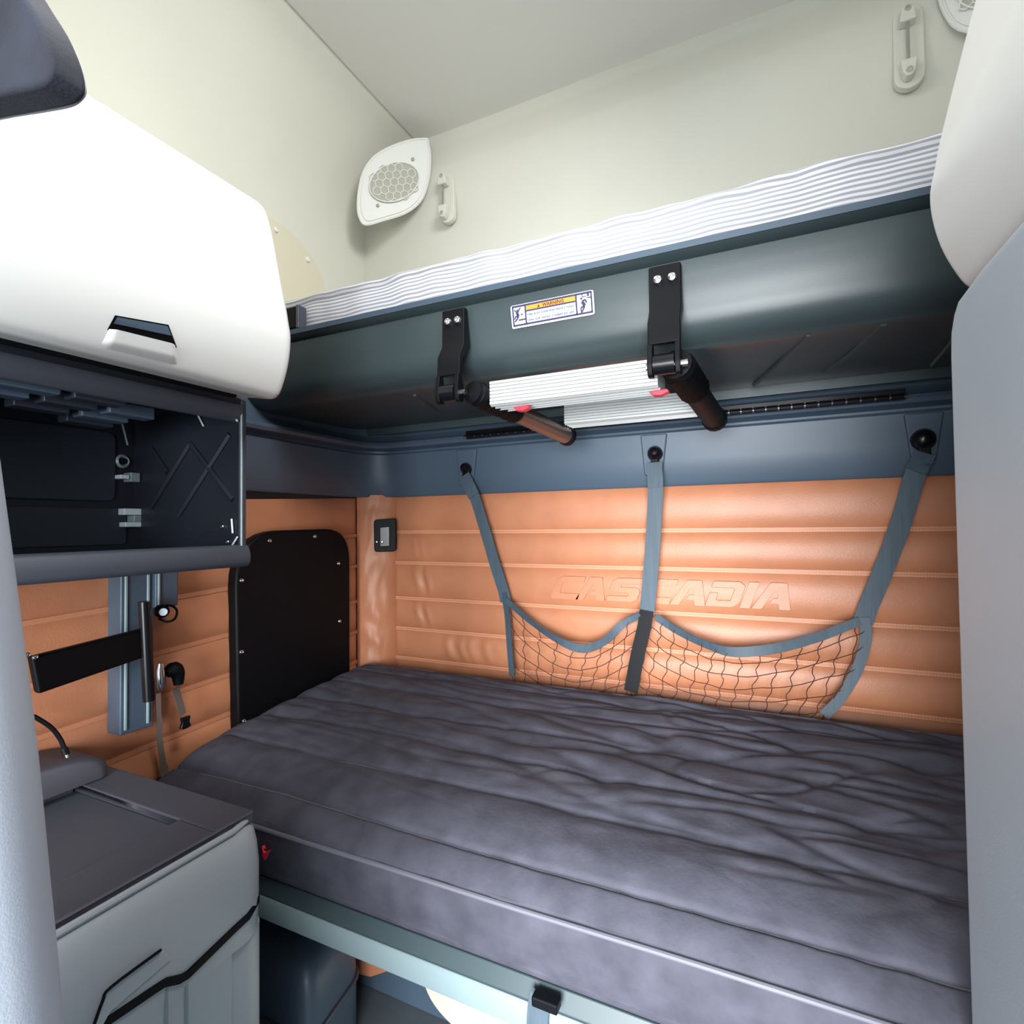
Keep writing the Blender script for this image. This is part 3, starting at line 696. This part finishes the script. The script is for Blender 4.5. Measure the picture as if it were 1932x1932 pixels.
# ================================================================== UNDER THE BED
t = thing('storage_bin', 'rounded grey plastic bin under the bed rail', 'bin', (-1.05, 1.1, 0))
c0 = P(585, 1860, 'Y', .95)
zt = c0.z
rect = rr2([(-1.34, .95), (c0.x, .95), (P(682, 1850, 'Y', 1.16).x, 1.16), (-1.34, 1.2)], .045, 4)
MBb = MB(); n_ = len(rect); cxr = sum(a for a, b_ in rect)/n_; cyr = sum(b_ for a, b_ in rect)/n_
lv = [(1.0, 0), (1.0, zt*.55), (.985, zt-.06), (.96, zt-.02), (.90, zt+.005), (.80, zt+.02), (.4, zt+.035)]
v = [(cxr+(a-cxr)*s, cyr+(b_-cyr)*s, z) for s, z in lv for a, b_ in rect]
f = [(i*n_+k, i*n_+(k+1) % n_, (i+1)*n_+(k+1) % n_, (i+1)*n_+k) for i in range(len(lv)-1) for k in range(n_)] + [tuple((len(lv)-1)*n_+k for k in range(n_)), tuple(range(n_))]
mk('body', v, f, 'band', t, ang=60)
tube('rim', [(cxr+(a-cxr)*1.01, cyr+(b_-cyr)*1.01, zt*.55) for a, b_ in rect+rect[:1]], .006, 'frame', t)
def under(name, px, y, th, matl, lab, cat):
    pts_ = [P(a, b_, 'Y', y) for a, b_ in px]
    return tag(prism(name, pts_, (0, th, 0), matl, bevel=.008, seg=3), lab, cat)
t = thing('storage_hatch', 'cream rounded storage hatch low behind the bed rail', 'hatch', (-.6, 1.22, 0))
a = P(792, 1850, 'Y', 1.22)
pts2 = rr2([(a.x, .0), (a.x-.004, a.z+.10), (a.x+.5, a.z+.10), (a.x+.5, 0.0)], [.05, .02, .02, .05], 5)
pts2 = [(a.x-.006, .24), (a.x-.002, .16), (a.x+.03, .095), (a.x+.09, .055), (a.x+.17, .035), (a.x+.6, .015), (a.x+.6, .24)]
pts2 = [(p.x, p.y) for p in spl([Vector((b_, c, 0)) for b_, c in pts2[:6]], 4)]+[pts2[6]]
prism('lid', [(b_, 1.22, c) for b_, c in pts2], (0, .03, 0), 'panel', t, bevel=.01, seg=3)
prism('seal', [(b_-.006, 1.25, c-.006) for b_, c in pts2], (0, .02, 0), 'frame', t, bevel=.004)
tag(box('storage_bulkhead', -1.36, .60, 1.275, 1.30, .001, .50, 'band', bevel=.004), 'blue-grey bulkhead panel under the bed', 'panel')
# tan offcut of side trim seen past the bin
q = P(690, 1800, 'Y', 1.24)
tag(prism('leather_flap', [(q.x-.10, 1.235, q.z+.10), (q.x-.06, 1.235, q.z-.05), (q.x-.045, 1.235, q.z-.065), (q.x+.02, 1.235, q.z-.055), (q.x+.13, 1.235, q.z+.01), (q.x+.20, 1.235, q.z+.10)], (0, .012, 0), 'leather', bevel=.003), 'small tan leather flap under the bed rail', 'flap')

# ================================================================== LEFT SIDE: ACCESS DOOR PANEL, MOUNT
t = thing('window_cover', 'black rounded panel screwed to the tan left wall above the mattress', 'panel', (-1.40, 1.3, .70))
pts = rr2([(1.072, .69), (1.058, 1.34), (1.532, 1.345), (1.530, .69)], [.02, .16, .12, .02], 8)
prism('plate', [(-1.412, a, b_) for a, b_ in pts], (.040, 0, 0), 'blk', t, bevel=.010, seg=3)
for a, b_ in ((508, 1020), (593, 1012), (638, 1063), (640, 1172), (642, 1280), (455, 1095), (455, 1230), (460, 1360)):
    q = P(a, b_, 'X', -1.373); screw('screw', (-1.373, q.y, q.z), (1, 0, 0), .007, 'steel', t)
t = thing('monitor_mount', 'dark monitor mount with swing arm on the tan left wall below the cubby', 'monitor mount', (-1.38, .75, .86))
XM = -1.355
def pX(px, py, x=XM): return P(px, py, 'X', x)
a, b_ = pX(228, 1095), pX(290, 1372)
rail = box('rail', XL+.012, XM, a.y, b_.y, b_.z+.004, 1.262, 'band', t, bevel=.004)
for px in (237, 279): q = pX(px, 1200); tube('rail_edge', [(XM+.001, q.y, .885), (XM+.001, q.y, 1.258)], .0035, 'raill', rail, n=6)  # pale tubes draw the bright highlights along the rail edges
a, b_ = pX(288, 1080), pX(331, 1142)
box('clamp_block', XL+.012, XM+.012, a.y, b_.y, b_.z, 1.262, 'band', t, bevel=.004)
q = pX(293, 1110); tube('clamp_highlight', [(XM+.014, q.y, q.z-.045), (XM+.014, q.y, q.z+.05)], .003, 'raill', t, n=6)  # edge highlight drawn as a pale tube
# arm
A0, A1 = P(48, 1276, 'X', -1.30), P(268, 1212, 'X', -1.33)
v = []
for px, py, xx in ((48, 1238, -1.28), (270, 1183, -1.325), (272, 1236, -1.325), (62, 1308, -1.28)): v.append(P(px, py, 'X', xx))
arm_ = prism('swing_arm', v, (.022, 0, 0), 'blk', t, bevel=.006)
for px, py in ((52, 1236), (66, 1240)): q = P(px, py, 'X', -1.262); screw('screw', q, (1, 0, 0), .005, 'steel', arm_)
q = P(272, 1135, 'X', -1.30); q2 = P(281, 1322, 'X', -1.30); tube('pivot_tube', [q, q2], .0125, 'blkg', t, n=16)
# clamp knobs
q = P(303, 1152, 'X', -1.335); kn = lathe('clamp_knob', [(.010, 0), (.016, .004), (.016, .018), (.011, .022), (.011, .03), (0, .03)], q, (1, -.4, 0), 'blk', t, n=14)
lathe('knob_face', [(.009, 0), (.009, .002), (0, .003)], q+Vector((.0279, -.0112, 0)), (1, -.4, 0), 'clip', kn, n=10)
lp_ = [q+Vector(d) for d in ((.012, -.012, -.016), (.02, .004, -.026), (.02, .022, -.022), (.01, .034, -.006), (.0, .03, .006), (-.004, .016, .010))]
tube('ring', spl(lp_, 4), .003, 'blkg', kn, n=6)
q = P(303, 1278, 'X', -1.335); tube('lock_pin', [q+Vector((0, 0, .034)), q+Vector((0, 0, .012)), q+Vector((.003, 0, -.018)), q+Vector((0, 0, -.03))], [.006, .010, .010, .006], 'steel', t, n=12)
q = P(328, 1275, 'X', -1.335); tube('strap_knob', spl([q+Vector((0, -.018, .010)), q+Vector((0, 0, .016)), q+Vector((0, .010, 0)), q+Vector((0, .012, -.024))], 4), [.012, .014, .016, .018, .019, .019, .018, .017, .016, .014, .013, .012, .011], 'blk', t, n=12)
s_ = [P(331, 1298, 'X', -1.34), P(337, 1320, 'X', -1.345), P(345, 1348, 'X', -1.35)]
st = ribbon('short_strap', spl(s_, 4), .017, .003, (0, 1, 0), 'strapb', t)
q = P(347, 1362, 'X', -1.35); prism('buckle', [q+Vector(d) for d in ((0, -.012, .014), (0, .012, .014), (0, .009, 0), (0, .014, -.012), (0, .004, -.016), (0, -.006, -.016), (0, -.014, -.012), (0, -.009, 0))], (.010, 0, 0), 'blkg', st, bevel=.002)
# hanging belt
t = thing('hanging_belt', 'narrow brown belt hanging down the tan wall behind the mattress corner', 'belt', (-1.38, .87, .74))
bp_ = [P(299, 1308, 'X', -1.345), P(300, 1350, 'X', -1.36), P(302, 1400, 'X', -1.37), P(308, 1440, 'X', -1.372), P(312, 1470, 'X', -1.372)]
ribbon('webbing', spl(bp_, 5), [.010]*6+[.013]*10+[.018]*5, .002, (.2, 1, 0), 'strapb', t)
q = P(307, 1475, 'X', -1.372); box('keeper', q.x-.006, q.x+.006, q.y-.012, q.y+.012, q.z-.02, q.z+.012, 'blk', t, bevel=.002)
# loose cable
cb = [(57, 1350), (75, 1358), (98, 1374), (114, 1395), (121, 1412)]
t = thing('loose_cable', 'short black cable end curling in front of the tan wall', 'cable', (-1.25, .65, .86))
cps = spl([P(20, 1345, 'X', -1.36)]+[P(a, b_, 'X', -1.335+.008*i) for i, (a, b_) in enumerate(cb)], 5)
tube('cable', cps, .0045, 'blk', t, n=8); tube('plug', [cps[-1], cps[-1]+(cps[-1]-cps[-2]).normalized()*.014], .006, 'blk', t, n=8)
tube('tip', [cps[-1]+(cps[-1]-cps[-2]).normalized()*.013, cps[-1]+(cps[-1]-cps[-2]).normalized()*.02], .003, 'steel', t, n=8)

# ================================================================== OPEN CUBBY
XF = -1.0; Y0, Y1 = .10, .800; Z0, Z1 = 1.290, 1.624
t = thing('open_cubby', 'open dark cubby shelf under the white left cabinet', 'cubby', (-1.2, .5, 1.27))
XI = XL+.05
box('end_dark_sheet', XI, XF-.008, Y1-.0165, Y1-.0142, Z0, Z1-.014, 'dark', t)  # dark sheet added over the end panel to darken the inside
box('end_panel', XI, XF, Y1-.014, Y1, Z0-.012, Z1, 'frame', t, bevel=.005)
box('near_end_panel', XI, XF, Y0, Y0+.014, Z0-.012, Z1, 'frame', t, bevel=.005)
box('back_panel', XI-.012, XI, Y0, Y1, Z0, Z1, 'dark', t)
box('top_panel', XI, XF-.002, Y0+.014, Y1-.014, Z1-.014, Z1, 'dark', t)
box('bottom_panel', XI, XF-.03, Y0+.014, Y1-.014, Z0-.005, Z0+.010, 'dark', t)
sweepY('front_lip', rr2([(XF-.05, Z0-.018), (XF+.006, Z0-.022), (XF+.014, Z0-.002), (XF+.006, Z0+.024), (XF-.012, Z0+.026), (XF-.05, Z0+.012)], .012, 4), Y0, Y1-.001, 'frame', t, ang=50)
sweepY('top_rail', rr2([(XF-.06, Z1-.012), (XF-.06, Z1-.03), (XF-.012, Z1-.052), (XF+.004, Z1-.034), (XF+.004, Z1-.012)], .008, 4), Y0, Y1-.014, 'frame', t, ang=50)
tube('front_edge', [(XF+.001, Y1-.014, Z0+.01), (XF+.001, Y1-.014, Z1-.03)], .0022, 'raill', t, n=6)
# recessed plate on the back, ribs on the end wall
prism('back_plate', [(XI, y, z) for y, z in rr2([(.25, 1.415), (.74, 1.415), (.74, 1.575), (.25, 1.575)], .02, 4)], (.008, 0, 0), 'dark2', t, bevel=.003)
prism('lower_plate', [(XI, y, z) for y, z in rr2([(.2, 1.315), (.765, 1.315), (.765, 1.40), (.2, 1.40)], .01, 3)], (.006, 0, 0), 'dark2', t, bevel=.002)
ye = Y1-.0165
for xa, za, xb, zb in ((-1.30, 1.40, -1.16, 1.54), (-1.16, 1.54, -1.02, 1.41), (-1.20, 1.38, -1.03, 1.55), (-1.30, 1.54, -1.24, 1.48)):
    tube('end_rib', [(xa, ye, za), (xb, ye, zb)], .007, 'dark', t, n=6)
for k, (xx, yy, z) in enumerate(((-1.05, .30, 1.575), (-1.05, .40, 1.575), (-1.05, .50, 1.575), (-1.10, .38, 1.57), (-1.10, .48, 1.57), (-1.10, .58, 1.57), (-1.15, .46, 1.565), (-1.15, .56, 1.565), (-1.2, .56, 1.56))):
    box('louvre', xx-.022, xx+.012, yy, yy+.082, z-.004, z+.020, 'band' if k % 2 else 'dark2', t, bevel=.003)
q = P(235, 870, 'X', XI+.012); kb = lathe('socket', [(.016, 0), (.016, .006), (.012, .010), (.009, .006), (0, .006)], (XI, q.y, q.z), (1, 0, 0), 'raill', t, n=18)
lathe('socket_core', [(.009, 0), (.007, .004), (0, .005)], (XI+.006, q.y, q.z), (1, 0, 0), 'blkg', kb, n=12)
def clip(px0, py0, px1, py1, nm, m_, x=XI+.03, th=.012):
    a = P(px0, py0, 'X', x); b_ = P(px1, py1, 'X', x); return box(nm, XI, x, a.y, b_.y, b_.z, a.z, m_, t, bevel=.002)
clip(228, 895, 245, 904, 'clip', 'clip'); clip(247, 891, 265, 910, 'clip', 'raill')
clip(235, 959, 278, 972, 'latch_clip', 'clip'); clip(253, 972, 277, 985, 'latch_clip', 'raill'); clip(237, 985, 275, 994, 'latch_clip', 'clip')
for (a0, b0), (a1, b1) in (((231, 800), (241, 840)), ((277, 852), (273, 893)), ((270, 918), (267, 948))):
    tube('wire_edge', [P(a0, b0, 'X', XI+.02), P(a1, b1, 'X', XI+.02)], .0022, 'raill', t, n=6)
for (a0, b0), (a1, b1) in (((368, 772), (384, 804)), ((432, 766), (448, 795)), ((437, 979), (439, 1006)), ((448, 1013), (437, 1031))):
    tube('end_edge', [P(a0, b0, 'Y', ye-.004), P(a1, b1, 'Y', ye-.004)], .002, 'clip', t, n=6)
for a, b_ in ((420, 994), (430, 1023)): screw('screw', P(a, b_, 'Y', ye-.001), (0, -1, 0), .005, 'steel', t)

# ================================================================== WHITE OVERHEAD CABINETS
def cabinet(mirror, label, latch=True):
    fx = (lambda x: 2*MX-x-.0) if mirror else (lambda x: x)
    t = thing('overhead_cabinet', label, 'cabinet', (fx(-1.1), .45, 1.626), 'overhead cabinets')
    y0, y1 = .30, .800
    prof = [(-1.0, 1.6255), (-.95, 1.619), (-.915, 1.613), (-.903, 1.616), (-.892, 1.628), (-.876, 1.664), (-.867, 1.70), (-.864, 1.735), (-.869, 1.765), (-.878, 1.81), (-.912, 1.95), (-.930, 2.005), (-.940, 2.025), (-.955, 2.036), (-.985, 2.042)]
    prof = [(p.x, p.y) for p in spl([Vector((a, b_, 0)) for a, b_ in prof], 4)]
    full = prof+[(-1.05, 2.045), (-1.05, 1.6265)]
    # door with rounded rear corners: shrink sections at the ends
    secs = [(y0, .0), (y1-.020, 0), (y1-.010, .002), (y1-.003, .006), (y1, .012)]
    n = len(full); v = []; cxm, czm = -1.02, 1.84
    for y, s in secs:
        for x, z in full:
            zz = z
            dx, dz = x-cxm, z-czm; ln = math.hypot(dx, dz); v.append((fx(x-dx/ln*s), y, z-dz/ln*s))
    f = [(i*n+k, i*n+(k+1) % n, (i+1)*n+(k+1) % n, (i+1)*n+k) for i in range(len(secs)-1) for k in range(n)]+[tuple(range(n)), tuple((len(secs)-1)*n+k for k in range(n))]
    door = mk('door', v, f, 'white', t, ang=50)
    xs = sorted((fx(XL+.03), fx(-1.052)))
    box('carcass', xs[0], xs[1], y0, y1-.02, 1.628, 2.05, 'white', t, bevel=.01)
    xs = sorted((fx(-.982), fx(-.968)))
    box('bottom_gap_line', xs[0], xs[1], y0, y1-.05, 1.6165, 1.6215, 'blk', t)  # black strip standing for the dark gap under the door
    return t, door
t, door = cabinet(False, 'white overhead cabinet with latch recess on the left wall')
# latch: raised scoop with dark opening
FT = [(1.616, -.903), (1.628, -.892), (1.664, -.876), (1.70, -.867), (1.735, -.864), (1.765, -.869), (1.81, -.878), (1.95, -.912)]
def frontx(z):
    if z < FT[0][0]: return -1.05
    for (a, b_), (c, d) in zip(FT, FT[1:]):
        if a <= z <= c: return b_+(d-b_)*(z-a)/(c-a)
    return -.95
def onface(px, py, off=0):
    lo, hi = -.80, -1.03
    for _ in range(30):
        mid = (lo+hi)/2; q = P(px, py, 'X', mid)
        if q.x > frontx(q.z): lo = mid
        else: hi = mid
    return Vector((q.x+off, q.y, q.z))
def sm(a): a = max(0, min(1, a)); return a*a*(3-2*a)
def scoop(u, v):
    top = Vector((200, 620)).lerp(Vector((334, 653)), u); bot = Vector((183, 664)).lerp(Vector((341, 698)), u)
    q = top.lerp(bot, v*.95); p = onface(q.x, q.y)
    p.x += .009*sm(u/.12)*sm((1-u)/.12)*sm((1-v)/.5)-.0004; return p
grid('latch_scoop', scoop, 40, 16, 'white', door, ang=80)
def patch(a, b_, c, d, off):
    def fn(u, v):
        q = Vector(a).lerp(Vector(b_), u).lerp(Vector(c).lerp(Vector(d), u), v); return onface(q.x, q.y, off)
    return fn
grid('latch_opening', patch((216, 595), (317, 613), (201, 623), (333, 656), .0014), 24, 10, 'blkg', door, ang=80)
grid('latch_paddle', patch((219, 599), (314, 616), (212, 611), (321, 634), .0034), 24, 6, 'band', door, ang=80)
cabinet(True, 'white overhead cabinet cut off by the right edge')

# ================================================================== GREY CLOSET RIGHT
t = thing('grey_closet', 'tall smooth grey closet at the right edge under the white cabinet', 'closet', (.47, .45, 0))
pts = rr2([(.25, .002), (.25, 1.628), (.862, 1.628), (.842, .002)], [.0, .0, .085, .0], 8)
pts = [(.25, .002), (.25, 1.636), (.60, 1.636), (.735, 1.628), (.79, 1.615), (.812, 1.595), (.824, 1.56), (.832, 1.45), (.842, 1.30), (.87, .95), (.90, .70), (.93, .45), (.93, .002)]
pts = [(.25, .002), (.25, 1.610), (.70, 1.610), (.76, 1.606), (.780, 1.594), (.796, 1.572), (.800, 1.54), (.800, .002)]
cl = prism('body', [(XR-.01, a, b_) for a, b_ in pts], (.199-XR+.01, 0, 0), 'closet', t, bevel=.02, seg=4)

# ================================================================== CONSOLE, LOWER LEFT
t = thing('storage_console', 'grey moulded storage console beside the lower mattress', 'console', (-1.1, .5, 0))
KX = -.850; KY = .722; KZ = .810; KY0 = .27
# body with rounded rear edge
lower = [(-1.36, KY+.012), (KX-.006, KY+.012), (KX-.006, KY0), (-1.36, KY0)]
low = rr2(lower, [0, .05, 0, 0], 6)
prism('body', [(a, b_, .002) for a, b_ in low], (0, 0, .617), 'grey', t, ang=40)
# lid: front bulges out above the slanted seam
def lidsec(y, s):
    return [(-1.36, KZ), (KX-.052, KZ), (KX-.012, KZ-.002), (KX-.004, KZ-.010), (KX+.004, KZ-.03), (KX+.010, KZ-.07), (KX+.010, KZ-.13), (KX+.006, KZ-.19), (KX-.02, KZ-.195), (-1.36, KZ-.195)]
ys = [(KY0, 0), (KY-.05, 0), (KY-.025, .006), (KY-.010, .018), (KY-.002, .036), (KY, .05)]
v = []; n = 10
for y, s in ys:
    for k, (x, z) in enumerate(lidsec(y, 0)):
        if 1 <= k <= 8: x -= s
        v.append((x, y, z-(s*.25 if k < 5 else 0)))
f = [(i*n+k, i*n+(k+1) % n, (i+1)*n+(k+1) % n, (i+1)*n+k) for i in range(len(ys)-1) for k in range(n)]+[tuple(range(n)), tuple((len(ys)-1)*n+k for k in range(n))]
lid = mk('lid', v, f, 'grey', t, ang=45)
# dark top skin with tray recess (raised rim around a sunken tray)
tray_px = [(60, 1705), (342, 1572), (255, 1500), (120, 1440)]
T0, T1 = -1.30, -.965; U0, U1 = .31, .632
mb = MB()
zt = KZ+.019
for a in ((-1.36, -.868, U1, KY-.012), (-1.36, -.868, KY0, U0), (T1, -.868, U0, U1), (-1.36, T0, U0, U1)):
    mb.box(a[0], a[1], a[2], a[3], KZ-.004, zt)
rim = mb.build('top_rim', 'grey2', t, bevel=.004)
box('tray_floor', T0, T1, U0, U1, KZ-.004, KZ+.002, 'grey2', t)
tube('lid_edge', [(KX-.012, KY0, KZ+.005), (KX-.012, KY-.06, KZ+.005), (KX-.022, KY-.028, KZ+.004), (KX-.05, KY-.008, KZ+.002), (KX-.12, KY-.003, KZ+.0)], .0055, 'grey', t, n=8)
# dark shut line on the front, and handle scoop
XS = KX+.0075
sl = [(502, 1688), (492, 1702), (466, 1728), (440, 1752), (352, 1838), (338, 1846), (310, 1852), (288, 1866), (190, 1932), (120, 1985)]
slp = []
for a, b_ in sl:
    q = P(a, b_, 'X', XS)
    if q.y > KY-.03: q.x -= (q.y-KY+.03)*1.2; 
    slp.append(q)
# lower door panel beneath the shut line and the line itself
ribbon('shut_line', slp, .012, .010, (0, -.5, 1), 'blk', t)
door_pts = [(q.y, q.z-.010) for q in slp[3:]]
dp = [(-1, 0)]
prism('door_panel', [(KX-.006, y, z) for y, z in door_pts]+[(KX-.006, KY0, door_pts[-1][1]), (KX-.006, KY0, .05), (KX-.006, slp[3].y, .05)], (.012, 0, 0), 'grey', t, bevel=.003)
XH = KX+.0105
hp = [(320, 1800), (300, 1793), (206, 1868), (196, 1885), (180, 1940), (188, 1945), (205, 1905), (322, 1812)]
hs = prism('handle', [P(a, b_, 'X', XH) for a, b_ in rr2([(322, 1808), (306, 1793), (290, 1798), (205, 1865), (192, 1892), (176, 1940), (186, 1944), (206, 1908)], 4, 3)], (.003, 0, 0), 'grey', t, bevel=.0012)
tube('handle_edge', spl([P(a, b_, 'X', XH+.006) for a, b_ in ((304, 1792), (210, 1862), (194, 1888), (176, 1938))], 4), .0022, 'blk', hs, n=6)
for a in (314, 352):
    q = P(a, 1860, 'X', KX+.007); tube('door_rib', [(KX+.006, q.y, q.z), (KX+.006, q.y, .1)], .0035, 'raill', t, n=6)
# rounded cup bin at the back of the console
t = thing('console_bin', 'rounded grey bin top at the rear of the console by the tan wall', 'bin', (-1.33, .58, .80))
c = P(110, 1480, 'X', -1.30)
def hump(u, v):
    a = math.pi*u; y = .36+.20*math.cos(math.pi-a)*1.0+.09; zz = .806+.085*math.sin(a)**.55
    return (-1.395+.13*v-.02*(1 if v > .95 else 0)*0, y, zz)
hv = []
N = 24
for xx, sc_ in ((-1.40, 1.0), (-1.285, 1.0), (-1.272, .97), (-1.266, .90)):
    for k in range(N+1):
        a = math.pi*k/N; ca, sa = math.cos(a), math.sin(a)
        hv.append((xx, .47-.215*sc_*math.copysign(abs(ca)**.6, ca), .832+.058*sc_*sa**.6))
n = N+1
f = [(i*n+k, i*n+k+1, (i+1)*n+k+1, (i+1)*n+k) for i in range(3) for k in range(N)]+[tuple(range(n)), tuple(3*n+k for k in range(n))]+[(i*n, (i+1)*n, (i+1)*n+N, i*n+N) for i in range(3)]
mk('shell', hv, f, 'grey2', t, ang=60)
q = P(110, 1500, 'X', -1.262); box('highlight_bar', -1.268, -1.250, .46, .52, .83, .846, 'raill', t, bevel=.004)  # pale bar standing for the white highlight on the bin

# ================================================================== FOREGROUND LEFT: SEAT BACK, HANGING FABRIC
t = thing('seat_back', 'grey vinyl seat back edge in the left foreground', 'seat', (-.7, .16, .45))
E_ = [(1.60, -.545), (1.50, -.53), (1.41, -.512), (1.316, -.489), (1.19, -.460), (1.032, -.436), (.9, -.425), (.7, -.42), (.45, -.42)]
def seat(u, v):
    zz = 1.62-u*1.17
    xr = None
    for (za, xa), (zb, xb) in zip(E_, E_[1:]):
        if zb <= zz <= za: xr = xa+(xb-xa)*(za-zz)/(za-zb)
    if xr is None: xr = E_[0][1]
    tp_ = min(1, (u+.004)/.06)**.5
    cx_ = (xr-.80)/2; hw = (xr+.80)/2*(.80+.20*tp_); hd = .075*tp_
    a = 2*math.pi*v; ca, sa = math.cos(a), math.sin(a)
    return (cx_+hw*math.copysign(abs(ca)**.55, ca), .155+hd*math.copysign(abs(sa)**.7, sa)-.03*(zz-1.2), zz)
grid('backrest', seat, 40, 40, 'seat', t, closev=True, ang=80)
t = thing('fabric_flap', 'dark grey padded fabric flap hanging at the top left corner', 'fabric flap', (-.95, .25, 1.70))
YV = .26
def V(px, py): return P(px, py, 'Y', YV)
ol = [V(-350, 300), V(-120, 256), V(0, 229), V(80, 215), V(140, 203), V(160, 188), V(166, 165), V(158, 125), V(135, 72), V(90, 0), V(20, -130), V(-60, -330)]
top = [Vector((-.80, YV, 2.815)), Vector((-1.40, YV, 2.815)), Vector((-1.40, YV, ol[0].z))]
outl = spl(ol, 3)+top
fp = prism('panel', outl, (0, -.028, 0), 'visor', t, bevel=.005, seg=3)
edge = [p+Vector((0, .002, 0)) for p in spl([V(-120, 244), V(0, 216), V(80, 202), V(128, 192), V(148, 178), V(152, 160), V(144, 128), V(122, 76), V(78, 4), V(8, -126)], 4)]
tube('edge_binding', edge, .0028, 'seat', t, n=6)
ribbon('webbing_tab', [p+Vector((0, .003, 0)) for p in (V(70, 30), V(132, 150))], .010, .004, (1, 0, .4), 'seat', t)
